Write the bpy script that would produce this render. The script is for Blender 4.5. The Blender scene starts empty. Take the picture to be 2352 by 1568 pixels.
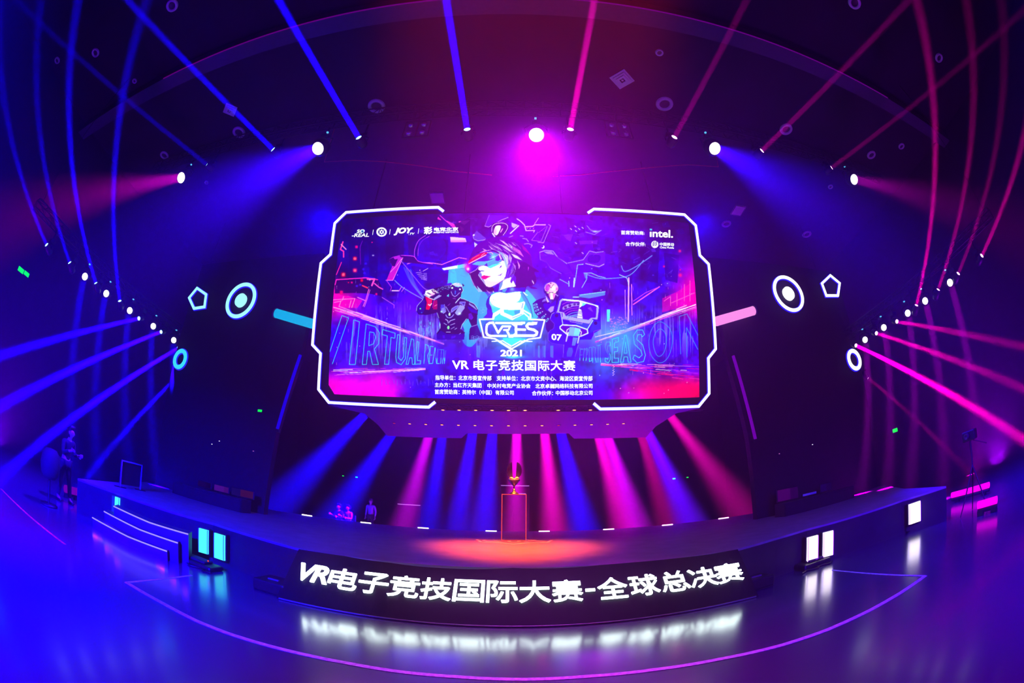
import bpy, bmesh, math, random
import numpy as np
from mathutils import Vector, Matrix

sc = bpy.context.scene
C = sc.collection
R = math.radians
random.seed(7)

# ------------------------------------------------------------------ camera, world, exposure
EYE = Vector((0.0, 0.0, 1.7))
PITCH, ROLL, LENS = R(22.5), R(0.55), 980.0          # LENS: 15 mm equisolid fisheye, in pixels of a 2352 x 1568 frame
cd = bpy.data.cameras.new('camera')
cam = bpy.data.objects.new('camera', cd)
C.objects.link(cam)
cd.type = 'PANO'
cd.panorama_type = 'FISHEYE_EQUISOLID'
cd.fisheye_lens = 15.0
cd.fisheye_fov = R(200)
cd.sensor_width = 36.0
cd.sensor_fit = 'HORIZONTAL'
cam.matrix_world = Matrix.Translation(EYE) @ Matrix.Rotation(R(90) + PITCH, 4, 'X') @ Matrix.Rotation(ROLL, 4, 'Z')
sc.camera = cam
w = bpy.data.worlds.new('world')
sc.world = w
w.use_nodes = True
w.node_tree.nodes['Background'].inputs[0].default_value = (0, 0, 0, 1)
vs = sc.view_settings
vs.view_transform = 'Standard'
vs.look = 'None'
vs.exposure = 0.0
vs.gamma = 1.0
vs.use_curve_mapping = False
cy = sc.cycles
cy.max_bounces = 4
cy.diffuse_bounces = 1
cy.glossy_bounces = 2
cy.transmission_bounces = 4
cy.transparent_max_bounces = 8
cy.volume_bounces = 0
cy.sample_clamp_indirect = 6.0
cy.caustics_reflective = False
cy.caustics_refractive = False


def px(x, y):
    """Direction in the place of a point of the photograph."""
    dx, dy = x - 1176.0, y - 784.0
    c, s = math.cos(ROLL), math.sin(ROLL)
    dx, dy = dx * c + dy * s, dy * c - dx * s
    r = max(math.hypot(dx, dy), 1e-9)
    t = 2 * math.asin(min(r / (2 * LENS), 1))
    k = math.sin(t) / r
    X, Y, Z = dx * k, -dy * k, math.cos(t)
    return Vector((X, Z * math.cos(PITCH) - Y * math.sin(PITCH), Z * math.sin(PITCH) + Y * math.cos(PITCH)))


def at_x(x, y, v): d = px(x, y); return EYE + d * (v / d.x)
def at_y(x, y, v): d = px(x, y); return EYE + d * (v / d.y)
def at_z(x, y, v): d = px(x, y); return EYE + d * ((v - EYE.z) / d.z)


def unpx(P):
    """Photograph coordinates of points (N, 3)."""
    q = np.asarray(P, float) - np.array(EYE)
    q /= np.linalg.norm(q, axis=1)[:, None]
    X = q[:, 0]
    Z = q[:, 1] * math.cos(PITCH) + q[:, 2] * math.sin(PITCH)
    Y = -q[:, 1] * math.sin(PITCH) + q[:, 2] * math.cos(PITCH)
    t = np.arccos(np.clip(Z, -1, 1))
    k = 2 * LENS * np.sin(t / 2) / np.maximum(np.hypot(X, Y), 1e-9)
    dx, dy = X * k, -Y * k
    c, s = math.cos(ROLL), math.sin(ROLL)
    return np.stack([1176 + dx * c - dy * s, 784 + dy * c + dx * s], 1)


# ------------------------------------------------------------------ materials
def lin(c):
    return tuple(((v / 255.0) / 12.92 if v / 255.0 <= 0.04045 else ((v / 255.0 + 0.055) / 1.055) ** 2.4) for v in c)


def mat(name, col, rough=0.6, metal=0.0, noise=0.0, scale=8.0, spec=0.5, coat=0.0, bump=0.0):
    m = bpy.data.materials.new(name)
    m.use_nodes = True
    nt = m.node_tree
    b = nt.nodes['Principled BSDF']
    b.inputs['Base Color'].default_value = (*col, 1)
    b.inputs['Roughness'].default_value = rough
    b.inputs['Metallic'].default_value = metal
    b.inputs['Specular IOR Level'].default_value = spec
    b.inputs['Coat Weight'].default_value = coat
    if noise or bump:
        tc = nt.nodes.new('ShaderNodeTexCoord')
        n = nt.nodes.new('ShaderNodeTexNoise')
        n.inputs['Scale'].default_value = scale
        n.inputs['Detail'].default_value = 6
        nt.links.new(tc.outputs['Object'], n.inputs['Vector'])
        r = nt.nodes.new('ShaderNodeValToRGB')
        r.color_ramp.elements[0].position = 0.3
        r.color_ramp.elements[1].position = 0.75
        r.color_ramp.elements[0].color = (*[v * (1 - noise) for v in col], 1)
        r.color_ramp.elements[1].color = (*[min(1, v * (1 + noise)) for v in col], 1)
        nt.links.new(n.outputs['Fac'], r.inputs[0])
        nt.links.new(r.outputs[0], b.inputs['Base Color'])
        if bump:
            bp = nt.nodes.new('ShaderNodeBump')
            bp.inputs['Strength'].default_value = bump
            bp.inputs['Distance'].default_value = 0.02
            nt.links.new(n.outputs['Fac'], bp.inputs['Height'])
            nt.links.new(bp.outputs[0], b.inputs['Normal'])
    return m


def glow(name, col, strength=1.0, sample=False):
    m = bpy.data.materials.new(name)
    m.use_nodes = True
    nt = m.node_tree
    nt.nodes.clear()
    o = nt.nodes.new('ShaderNodeOutputMaterial')
    e = nt.nodes.new('ShaderNodeEmission')
    e.inputs[0].default_value = (*col, 1)
    e.inputs[1].default_value = strength
    nt.links.new(e.outputs[0], o.inputs[0])
    m.cycles.emission_sampling = 'FRONT' if sample else 'NONE'
    return m


M = {
    'black': mat('black_metal', (0.012, 0.010, 0.018), 0.45, 0.3, noise=0.25, scale=14),
    'matte': mat('black_paint', (0.008, 0.006, 0.014), 0.8, noise=0.3, scale=5),
    'wall': mat('dark_wall', (0.012, 0.008, 0.03), 0.85, noise=0.3, scale=1.6),
    'ceil': mat('ceiling_paint', (0.014, 0.008, 0.026), 0.9, noise=0.25, scale=1.1),
    'white': mat('white_plastic', (0.75, 0.74, 0.76), 0.45, noise=0.05),
    'grey': mat('grey_metal', (0.25, 0.25, 0.27), 0.4, 0.6, noise=0.15),
    'gold': mat('gold', (1.0, 0.62, 0.12), 0.22, 1.0, noise=0.05),
    'cloth': mat('dark_cloth', (0.015, 0.014, 0.02), 0.95, noise=0.4, scale=30),
    'shirt': mat('white_cloth', (0.55, 0.53, 0.55), 0.9, noise=0.1, scale=30),
    'skin': mat('skin', (0.55, 0.33, 0.24), 0.55, noise=0.08),
    'hair': mat('black_hair', (0.012, 0.009, 0.008), 0.6, noise=0.3, scale=60),
    'lens_dark': mat('dark_lens', (0.05, 0.03, 0.05), 0.1, 0.2, noise=0.1),
    'lampwhite': glow('white_lamp', (1, 0.9, 1), 3),
    'lampblue': glow('blue_white_lamp', (0.35, 0.75, 1), 3),
    'lamppink': glow('pink_white_lamp', (1, 0.45, 0.9), 4),
    'neon': glow('white_neon', (1, 0.95, 1), 1.5),
    'haloblue': glow('blue_neon_halo', (0.02, 0.01, 1), 1.1),  # emission standing in for the bloom round the neon
    'cyan': glow('cyan_neon', lin((170, 250, 255)), 1.15),
    'cyanblue': glow('cyan_blue_neon', lin((60, 215, 255)), 1.1),
    'ledblue': glow('blue_led_strip', lin((140, 120, 255)), 1.6),
    'green': glow('green_exit_sign', (0.0, 1.0, 0.05), 1.3),
    'red': glow('red_indicator', (1.0, 0.05, 0.0), 1.2),
    'amber': glow('amber_lamp', (1.0, 0.22, 0.04), 7),
    'letter': glow('white_letter', (0.85, 1.0, 1.0), 4.6),
    'magenta': glow('magenta_bar', (1.0, 0.0, 0.85), 1.3),
    'pinkbar': glow('pink_tube', lin((255, 140, 235)), 1.1),
    'cyanbar': glow('cyan_tube', lin((0, 175, 240)), 1.0),
    'dimblue': glow('dim_blue_strip', lin((20, 0, 235)), 1.0),
    'dimpurple': glow('dim_purple_strip', lin((110, 0, 170)), 1.0),
    'lineglow': glow('magenta_cove_strip', lin((95, 0, 120)), 1.0),
}


# ------------------------------------------------------------------ mesh building
class MB:
    def __init__(self):
        self.v, self.f, self.s = [], [], []

    def add(self, vs, fs, smooth=False):
        n = len(self.v)
        self.v += [tuple(p) for p in vs]
        self.f += [tuple(i + n for i in f) for f in fs]
        self.s += [smooth] * len(fs)
        return self

    def box(self, lo, hi, bevel=0.0, m=None):
        c = [(a + b) / 2 for a, b in zip(lo, hi)]
        h = [abs(b - a) / 2 for a, b in zip(lo, hi)]
        if bevel <= 0:
            vs = [Vector((c[0] + h[0] * i, c[1] + h[1] * j, c[2] + h[2] * k)) for k in (-1, 1) for j in (-1, 1) for i in (-1, 1)]
            fs = [(0, 2, 3, 1), (4, 5, 7, 6), (0, 1, 5, 4), (2, 6, 7, 3), (0, 4, 6, 2), (1, 3, 7, 5)]
        else:
            bm = bmesh.new()
            bmesh.ops.create_cube(bm, size=2)
            for v in bm.verts:
                v.co = Vector((c[0] + h[0] * v.co.x, c[1] + h[1] * v.co.y, c[2] + h[2] * v.co.z))
            bmesh.ops.bevel(bm, geom=bm.edges[:], offset=min(bevel, min(h) * 0.9), segments=2, affect='EDGES', profile=0.5)
            bm.verts.index_update()
            vs = [v.co.copy() for v in bm.verts]
            fs = [[v.index for v in f.verts] for f in bm.faces]
            bm.free()
        if m is not None:
            vs = [m @ p for p in vs]
        return self.add(vs, fs)

    def tube(self, path, r, n=10, closed=False, cap=True):
        P = [Vector(p) for p in path]
        rr = r if isinstance(r, (list, tuple)) else [r] * len(P)
        up = None
        vs, fs = [], []
        N = len(P)
        for i, p in enumerate(P):
            a = P[(i - 1) % N] if (closed or i > 0) else P[i]
            b = P[(i + 1) % N] if (closed or i < N - 1) else P[i]
            t = (b - a).normalized()
            if up is None:
                up = t.orthogonal().normalized()
            up = (up - t * up.dot(t))
            up = up.normalized() if up.length > 1e-6 else t.orthogonal().normalized()
            sd = t.cross(up)
            for k in range(n):
                q = 2 * math.pi * k / n
                vs.append(p + (up * math.cos(q) + sd * math.sin(q)) * rr[i])
        for i in range(N if closed else N - 1):
            j = (i + 1) % N
            for k in range(n):
                l = (k + 1) % n
                fs.append((i * n + k, i * n + l, j * n + l, j * n + k))
        self.add(vs, fs, True)
        if cap and not closed:
            self.add([vs[k] for k in range(n)], [tuple(range(n))[::-1]])
            self.add([vs[(N - 1) * n + k] for k in range(n)], [tuple(range(n))])
        return self

    def lathe(self, prof, n=32, m=None):
        """prof: (radius, height) round the z axis."""
        vs, fs = [], []
        for r, z in prof:
            for k in range(n):
                q = 2 * math.pi * k / n
                vs.append(Vector((r * math.cos(q), r * math.sin(q), z)))
        for i in range(len(prof) - 1):
            for k in range(n):
                l = (k + 1) % n
                fs.append((i * n + k, i * n + l, (i + 1) * n + l, (i + 1) * n + k))
        if m is not None:
            vs = [m @ p for p in vs]
        return self.add(vs, fs, True)

    def prism(self, pts, off):
        """A polygon (list of 3-D points, planar) extruded by the vector off."""
        n = len(pts)
        P = [Vector(p) for p in pts]
        o = Vector(off)
        fs = [tuple(range(n))[::-1], tuple(range(n, 2 * n))] + [(i, (i + 1) % n, (i + 1) % n + n, i + n) for i in range(n)]
        return self.add(P + [p + o for p in P], fs)

    def strip(self, path, width, nrm, thick, closed=False):
        """A flat bar of the given width along a path lying in the plane with normal nrm, mitred at the corners; its front face is thick in front."""
        P = [Vector(p) for p in path]
        nv = Vector(nrm).normalized()
        N = len(P)
        L, Rr = [], []
        for i in range(N):
            a = (P[i] - P[i - 1]).normalized() if (closed or i > 0) else None
            b = (P[(i + 1) % N] - P[i]).normalized() if (closed or i < N - 1) else None
            a = a if a is not None else b
            b = b if b is not None else a
            na, nb = nv.cross(a), nv.cross(b)
            mm = (na + nb).normalized()
            k = width / 2 / max(mm.dot(na), 0.35)
            L.append(P[i] + mm * k)
            Rr.append(P[i] - mm * k)
        o = nv * thick
        vs = L + Rr + [p + o for p in L] + [p + o for p in Rr]
        fs = []
        for i in range(N if closed else N - 1):
            j = (i + 1) % N
            fs += [(i, N + i, N + j, j), (2 * N + i, 2 * N + j, 3 * N + j, 3 * N + i), (i, j, 2 * N + j, 2 * N + i), (N + i, 3 * N + i, 3 * N + j, N + j)]
        if not closed:
            fs += [(0, 2 * N, 3 * N, N), (N - 1, 2 * N - 1, 4 * N - 1, 3 * N - 1)]
        return self.add(vs, fs)

    def build(self, name, material, parent=None, fix=True):
        me = bpy.data.meshes.new(name)
        off = parent_origin(parent)
        me.from_pydata([(x - off.x, y - off.y, z - off.z) for x, y, z in self.v], [], self.f)
        me.polygons.foreach_set('use_smooth', self.s)
        if fix:
            bm = bmesh.new()
            bm.from_mesh(me)
            bmesh.ops.recalc_face_normals(bm, faces=bm.faces[:])
            bm.to_mesh(me)
            bm.free()
        me.update()
        me.materials.append(M[material] if isinstance(material, str) else material)
        o = bpy.data.objects.new(name, me)
        C.objects.link(o)
        if parent is not None:
            o.parent = parent
        return o


def parent_origin(p):
    """Where a parent's own origin stands in the place (roots carry only a location when they are built)."""
    v = Vector((0, 0, 0))
    while p is not None:
        v += Vector(p.location)
        p = p.parent
    return v


def tag(o, label=None, cat=None, group=None, kind=None):
    if label: o['label'] = label
    if cat: o['category'] = cat
    if group: o['group'] = group
    if kind: o['kind'] = kind
    return o


def thing(name, label, cat, loc=(0, 0, 0), group=None):
    o = bpy.data.objects.new(name, None)
    o.empty_display_size = 0.2
    C.objects.link(o)
    o.location = loc
    return tag(o, label, cat, group)


def struct(name, mb, material, label=None):
    o = mb.build(name, material)
    o['kind'] = 'structure'
    o['category'] = name.split('_')[0]
    if label: o['label'] = label
    return o


def copy_tree(o, parent=None):
    c = o.copy()
    C.objects.link(c)
    if parent is not None:
        c.parent = parent
    for ch in list(o.children):
        copy_tree(ch, c)
    return c


def lamp(name, p, q, col, watts, radius, spread, parent=None):
    """A round lamp at p shining towards q: a disc of light with a narrow spread, as a stage fixture throws it through the haze."""
    l = bpy.data.lights.new(name, 'AREA')
    l.shape = 'DISK'
    l.size = 2 * radius
    l.spread = R(spread)
    l.energy = watts
    l.color = col
    o = bpy.data.objects.new(name, l)
    C.objects.link(o)
    d = (Vector(q) - Vector(p)).normalized()
    o.matrix_world = Matrix.Translation(Vector(p)) @ d.to_track_quat('-Z', 'Y').to_matrix().to_4x4()
    return o


BLUE, PINK, MAG, PURP = (0.005, 0.0, 1.0), (1.0, 0.0, 0.42), (1.0, 0.0, 0.95), (0.45, 0.0, 1.0)

# ------------------------------------------------------------------ large lights: the washers on the front truss
TRUSS_Y = 7.7


def on_truss(x, y): return at_y(x, y, TRUSS_Y)


WASH = [  # photograph point of the lens, aim, colour, watts, spread, label
    ((416, 408), (-17.4, -0.5, 3.6), (1, 0.0, 0.7), 480, 24, 'magenta wash light at the left end of the front truss'),
    ((730, 341), (-12.0, 3.4, 1.0), (0.03, 0.0, 1), 2300, 44, 'blue wash light on the front truss, left of the screen top'),
    ((1232, 310), (0.5, 3.0, 0.0), (0.62, 0.0, 1), 150, 42, 'big magenta wash light above the middle of the screen'),
    ((1642, 341), (12.0, 3.6, 1.0), (0.03, 0.0, 1), 1400, 44, 'blue wash light on the front truss, right of the screen top'),
    ((1962, 412), (17.4, -0.3, 3.6), (1, 0.0, 0.75), 190, 24, 'magenta wash light at the right end of the front truss'),
]
for p, q, col, wt, spr, _l in WASH:
    P = on_truss(*p)
    d = (Vector(q) - P).normalized()
    lamp('wash_lamp', P + d * 0.03, q, col, wt, 0.17, spr)
# unseen blue fill lamps added behind the camera for the audience floor, left and right
# two blue lamps added to fill the hall, and added uplights for the ceiling
lamp('hall_fill_lamp', (-8.0, 13.0, 12.6), (-8.0, 9.0, 0), (0.0, 0.0, 1), 300, 0.5, 150)
lamp('hall_fill_lamp', (8.0, 13.0, 12.6), (8.0, 9.0, 0), (0.004, 0.0, 1), 210, 0.5, 150)
lamp('ceiling_fill_lamp', (-14.5, 4.5, 0.4), (-9.0, 4.0, 12), (0.2, 0.0, 1), 200, 0.3, 120)
lamp('ceiling_fill_lamp', (15.0, 6.0, 0.4), (9.0, 4.5, 12), (0.4, 0.0, 1), 200, 0.3, 120)
lamp('floor_fill_lamp', (-2.2, -5.5, 4.6), (-6.4, 2.9, 0), (0.004, 0.0, 1), 3600, 0.2, 54)
lamp('floor_fill_lamp', (2.2, -5.5, 4.6), (6.8, 2.6, 0), (0.06, 0.0, 1), 800, 0.2, 54)
# unseen warm lamp added behind the camera for the orange pool round the trophy
lamp('pool_fill_lamp', (0.3, -6.8, 12.6), (0.1, 10.8, 0.75), (1, 0.07, 0.0), 1050, 1.6, 6)

# ------------------------------------------------------------------ the hall
HX, HY0, HY1, HZ = 17.6, -8.0, 32.0, 12.8
floor_m = bpy.data.materials.new('polished_floor')
floor_m.use_nodes = True
nt = floor_m.node_tree
b = nt.nodes['Principled BSDF']
tc = nt.nodes.new('ShaderNodeTexCoord')
n1 = nt.nodes.new('ShaderNodeTexNoise'); n1.inputs['Scale'].default_value = 1.3; n1.inputs['Detail'].default_value = 8
n2 = nt.nodes.new('ShaderNodeTexNoise'); n2.inputs['Scale'].default_value = 2.2; n2.inputs['Detail'].default_value = 5
vo = nt.nodes.new('ShaderNodeTexVoronoi'); vo.feature = 'DISTANCE_TO_EDGE'; vo.inputs['Scale'].default_value = 0.55
mr = nt.nodes.new('ShaderNodeMapRange'); mr.inputs['To Min'].default_value = 0.22; mr.inputs['To Max'].default_value = 0.28
rp = nt.nodes.new('ShaderNodeValToRGB')
rp.color_ramp.elements[0].color = (0.05, 0.042, 0.10, 1); rp.color_ramp.elements[1].color = (0.07, 0.06, 0.12, 1)
bp = nt.nodes.new('ShaderNodeBump'); bp.inputs['Strength'].default_value = 0.01; bp.inputs['Distance'].default_value = 0.02
for n in (n1, n2, vo): nt.links.new(tc.outputs['Object'], n.inputs['Vector'])
nt.links.new(n2.outputs['Fac'], mr.inputs['Value']); nt.links.new(mr.outputs[0], b.inputs['Roughness'])
nt.links.new(n1.outputs['Fac'], rp.inputs[0]); nt.links.new(rp.outputs[0], b.inputs['Base Color'])
nt.links.new(n2.outputs['Fac'], bp.inputs['Height']); nt.links.new(bp.outputs[0], b.inputs['Normal'])
b.inputs['Specular IOR Level'].default_value = 0.8
b.inputs['Coat Weight'].default_value = 1.0
b.inputs['Coat Roughness'].default_value = 0.16
b.inputs['Coat IOR'].default_value = 1.7

struct('floor', MB().box((-HX, HY0, -0.2), (HX, HY1, 0)), floor_m, 'polished dark arena floor in front of the stage')
struct('ceiling', MB().box((-HX, HY0, HZ), (HX, HY1, HZ + 0.2)), 'ceil', 'black hall ceiling with recessed downlights')
struct('wall_left', MB().box((-HX - 0.2, HY0, 0), (-HX, HY1, HZ)), 'wall', 'dark hall wall beyond the left light truss')
struct('wall_right', MB().box((HX, HY0, 0), (HX + 0.2, HY1, HZ)), 'wall', 'dark hall wall beyond the right light truss')
struct('wall_back', MB().box((-HX, HY1, 0), (HX, HY1 + 0.2, HZ)), 'wall', 'dark hall wall far behind the stage')
struct('wall_front', MB().box((-HX, HY0 - 0.2, 0), (HX, HY0, HZ)), 'wall', 'dark hall wall behind the camera')
struct('trim_1', MB().box((-HX, 3.83, 12.25), (HX, 4.35, HZ)), mat('ceiling_beam', (0.07, 0.05, 0.11), 0.85, noise=0.1), 'ceiling beam running across the hall above the camera')
o = MB().box((-11.2, 3.79, 12.22), (12.5, 3.825, 12.245)).build('trim_2', 'lineglow')
tag(o, 'thin magenta light line along the ceiling beam', 'light line', kind='structure')

# painted line on the floor
pts = [(290, 1337), (370, 1383), (450, 1425), (520, 1453), (600, 1478), (700, 1503), (800, 1523), (900, 1540), (1050, 1554), (1200, 1560), (1350, 1553), (1500, 1538), (1650, 1514), (1800, 1480), (1900, 1446), (2000, 1400), (2070, 1360), (2125, 1322)]
line = [at_z(*p, 0.0) for p in pts]
pp = []
for i in range(len(line) - 1):
    for k in range(4):
        pp.append(line[i].lerp(line[i + 1], k / 4))
pp.append(line[-1])
mb = MB().strip(pp, 0.075, (0, 0, 1), 0.004)
mb.strip([at_z(290, 1337, 0), at_z(440, 1321, 0)], 0.04, (0, 0, 1), 0.004)
mb.strip([at_z(2125, 1322, 0), at_z(1912, 1309, 0)], 0.04, (0, 0, 1), 0.004)
struct('trim_3', mb, mat('floor_line_paint', (0.6, 0.62, 0.7), 0.6, noise=0.35, scale=20), 'white painted curved line on the floor in front of the stage')
mb = MB().strip([at_z(2, 1122, 0), at_z(60, 1178, 0), at_z(150, 1250, 0)], 0.05, (0, 0, 1), 0.004)
struct('trim_4', mb, mat('red_floor_line', (0.7, 0.05, 0.08), 0.6, noise=0.3, scale=12), 'red line on the floor at the left edge of the arena')
lamp('red_floor_lamp', (-13.0, -6.0, 10.0), tuple(at_z(15, 1190, 0)), (1, 0.0, 0.10), 45, 0.1, 18)

# ------------------------------------------------------------------ the stage
DZ = 0.75
front = [(-8.75, 5.15), (-8.0, 5.75), (-7.2, 6.05), (-5.5, 6.62), (-4.4, 6.45), (-3.25, 6.2), (-1.8, 6.42), (0.05, 6.6), (1.9, 6.55), (3.5, 6.22), (4.6, 6.5), (5.5, 6.62), (7.2, 6.2), (8.0, 5.95), (8.72, 5.05)]
back = [(10.6, 7.8), (13.9, 11.35), (13.9, 12.6), (10.3, 14.8), (8.13, 15.35), (6.03, 16.1), (3.8, 16.75), (1.32, 17.05), (-0.73, 16.95), (-3.33, 16.7), (-5.58, 16.35), (-7.8, 15.5), (-9.6, 14.5), (-13.2, 12.6), (-13.2, 11.35), (-10.4, 7.8)]
outline = front + back
stage = thing('stage', 'wide black stage with a curved front edge under the screen', 'stage', (0, 11, 0))
MB().prism([(x, y, 0.0) for x, y in outline], (0, 0, DZ - 0.04)).build('platform', 'matte', stage)
deck_m = mat('deck_vinyl', (0.22, 0.17, 0.26), 0.48, noise=0.2, scale=2.5, spec=0.35)
MB().prism([(x, y, DZ - 0.04) for x, y in outline], (0, 0, 0.04)).build('deck', deck_m, stage)['label'] = 'dark glossy vinyl deck'
DL = [(705, 1184, 'b'), (840, 1201, 'b'), (972, 1213, 'b'), (1128, 1220, 'b'), (1250, 1220.5, 'p'), (1398, 1216, 'p'), (1533, 1206, 'p'), (1662, 1190.5, 'p'), (1766, 1172.5, 'p')]
for x, y, c in DL:
    P = at_z(x, y, DZ)
    t = Vector((-P.y, P.x, 0)).normalized() * -1
    a = math.atan2(t.y, t.x)
    mm = Matrix.Translation(P) @ Matrix.Rotation(a, 4, 'Z')
    MB().box((-0.21, -0.05, 0.0), (0.21, 0.05, 0.035), 0.008, mm).build('deck_light', M['lampwhite'] if c == 'b' else M['lamppink'], stage)
# emblem printed on the deck round the pedestal
mb = MB()


def floor_line(pts, wd, closed=False):
    mb.strip([at_z(*p, DZ) for p in pts], wd, (0, 0, 1), 0.003, closed)


floor_line([(1095, 1238), (1104, 1244), (1150, 1246), (1180, 1249), (1214, 1246), (1258, 1245), (1267, 1240)], 0.080)
floor_line([(1131, 1238), (1152, 1239), (1158, 1237.4)], 0.064)
floor_line([(1206, 1237.4), (1212, 1239), (1230, 1239.6)], 0.064)
floor_line([(1110, 1241), (1114, 1239.6), (1132, 1239.6), (1150, 1242.6), (1120, 1243), (1110, 1241)], 0.072)
floor_line([(1168, 1242.4), (1172, 1240.8), (1190, 1240.8), (1193, 1242.4), (1188, 1244), (1172, 1244), (1168, 1242.4)], 0.080)
floor_line([(1205, 1243.4), (1225, 1241), (1252, 1242.6)], 0.080)
mb.build('floor_emblem', mat('emblem_vinyl', (0.85, 0.8, 0.7), 0.5, noise=0.05), stage)['label'] = 'pale outlined emblem printed on the deck'

# side walls of the stage (wings) standing on the deck
WY = 11.6
for sgn, side in ((-1, 'left'), (1, 'right')):
    xo = 12.95
    prof = [(sgn * xo, 0.8), (sgn * 7.5, 0.8), (sgn * 7.25, 3.5), (sgn * 6.75, 6.0), (sgn * 6.75, 9.9), (sgn * xo, 9.9)]
    if side == 'right':
        prof = [(13.72, 0.8), (7.5, 0.8), (7.35, 3.5), (6.95, 6.0), (6.95, 9.9), (13.72, 9.9)]
    struct('wall_wing_' + side, MB().prism([(x, WY + 0.02, z - 0.048) for x, z in prof], (0, 0.25, 0)), 'matte', 'black stage wing wall %s of the screen' % side)

# ------------------------------------------------------------------ what the LED screen shows: painted on a grid of its pixels
TILT = R(16)
SO = Vector((0.0, 11.3, 4.66))
SV = Vector((0, -math.sin(TILT), math.cos(TILT)))
SN = Vector((0, -math.cos(TILT), -math.sin(TILT)))          # towards the audience
SX0, SX1, SV1 = -5.375, 5.54, 5.42


def on_screen(x, y, lift=0.0):
    d = px(x, y)
    return EYE + d * ((SO - EYE).dot(SN) / d.dot(SN)) + SN * lift


CX, CY, CW, CH, SS = 745, 485, 875, 440, 2
IMG = np.zeros((CH * SS, CW * SS, 3))
rng = np.random.default_rng(5)
CROP = {'P': (0, 0, 1), 'Z5': (700, 440, 4.694), 'Z6': (1180, 440, 4.694), 'Z7': (700, 700, 4.694), 'Z8': (1180, 700, 4.694),
        'W1': (1050, 530, 11.2), 'W2': (950, 640, 11.2), 'W3': (1080, 660, 11.2), 'W4': (1215, 640, 11.2),
        'W5': (740, 480, 6.909), 'W6': (1050, 485, 6.909), 'W7': (1080, 780, 11.2)}


def cv(crop, pts):
    ox, oy, s = CROP[crop]
    a = np.asarray(pts, float).reshape(-1, 2)
    return (np.stack([ox + a[:, 0] / s - CX, oy + a[:, 1] / s - CY], 1)) * SS


def smooth(a, closed=True, k=6):
    n = len(a)
    out = []
    for i in range(n if closed else n - 1):
        p0, p1, p2, p3 = (a[(i + j) % n] if closed else a[min(max(i + j, 0), n - 1)] for j in (-1, 0, 1, 2))
        for t in np.arange(k) / k:
            out.append(0.5 * (2 * p1 + (p2 - p0) * t + (2 * p0 - 5 * p1 + 4 * p2 - p3) * t * t + (3 * p1 - p0 - 3 * p2 + p3) * t ** 3))
    if not closed:
        out.append(a[-1])
    return np.array(out)


def window(a, pad):
    x0, y0 = np.floor(a.min(0) - pad).astype(int)
    x1, y1 = np.ceil(a.max(0) + pad).astype(int)
    x0, y0, x1, y1 = max(x0, 0), max(y0, 0), min(x1, CW * SS), min(y1, CH * SS)
    if x1 <= x0 or y1 <= y0:
        return None
    gx, gy = np.meshgrid(np.arange(x0, x1) + 0.5, np.arange(y0, y1) + 0.5)
    return (slice(y0, y1), slice(x0, x1)), gx, gy


def blend(sl, m, col, add=False):
    col = np.asarray(col, float)
    if add:
        IMG[sl] = np.minimum(255, IMG[sl] + m[..., None] * col)
    else:
        IMG[sl] += m[..., None] * (col - IMG[sl])


def inside(a, gx, gy):
    m = np.zeros(gx.shape, bool)
    n = len(a)
    for i in range(n):
        (ax, ay), (bx, by) = a[i], a[(i + 1) % n]
        if ay == by:
            continue
        c = ((ay > gy) != (by > gy)) & (gx < (bx - ax) * (gy - ay) / (by - ay) + ax)
        m ^= c
    return m


def poly(crop, pts, col, alpha=1.0, sm=False, col2=None, axis=1):
    a = cv(crop, pts)
    if sm:
        a = smooth(a)
    q = window(a, 1)
    if q is None:
        return
    sl, gx, gy = q
    m = inside(a, gx, gy) * alpha
    if col2 is None:
        blend(sl, m, col)
    else:
        g = gy if axis == 1 else gx
        lo, hi = a[:, axis].min(), a[:, axis].max()
        t = np.clip((g - lo) / max(hi - lo, 1e-6), 0, 1)[..., None]
        c = np.asarray(col, float) * (1 - t) + np.asarray(col2, float) * t
        IMG[sl] += m[..., None] * (c - IMG[sl])


def line(crop, pts, wd, col, alpha=1.0, sm=False, closed=False, soft=0.8):
    a = cv(crop, pts)
    if sm:
        a = smooth(a, closed)
    if closed:
        a = np.vstack([a, a[:1]])
    h = wd * SS / 2
    q = window(a, h + 3)
    if q is None:
        return
    sl, gx, gy = q
    d = np.full(gx.shape, 1e9)
    for i in range(len(a) - 1):
        A, B = a[i], a[i + 1]
        v = B - A
        L = max(v @ v, 1e-9)
        t = np.clip(((gx - A[0]) * v[0] + (gy - A[1]) * v[1]) / L, 0, 1)
        d = np.minimum(d, np.hypot(gx - A[0] - t * v[0], gy - A[1] - t * v[1]))
    blend(sl, np.clip((h - d) / soft + 0.5, 0, 1) * alpha, col)


def spot(crop, x, y, rx, ry, col, alpha=1.0, add=False, power=2.0):
    a = cv(crop, [x, y])[0]
    s = SS / CROP[crop][2]
    rx, ry = rx * s, ry * s
    q = window(np.array([a - [3 * rx, 3 * ry], a + [3 * rx, 3 * ry]]), 0)
    if q is None:
        return
    sl, gx, gy = q
    d = ((np.abs(gx - a[0]) / rx) ** power + (np.abs(gy - a[1]) / ry) ** power)
    blend(sl, np.exp(-d) * alpha, col, add)


def dot(crop, x, y, r, col, ry=None):
    t = np.linspace(0, 2 * math.pi, 24, endpoint=False)
    poly(crop, np.stack([x + r * np.cos(t), y + (ry or r) * np.sin(t)], 1), col)


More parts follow.
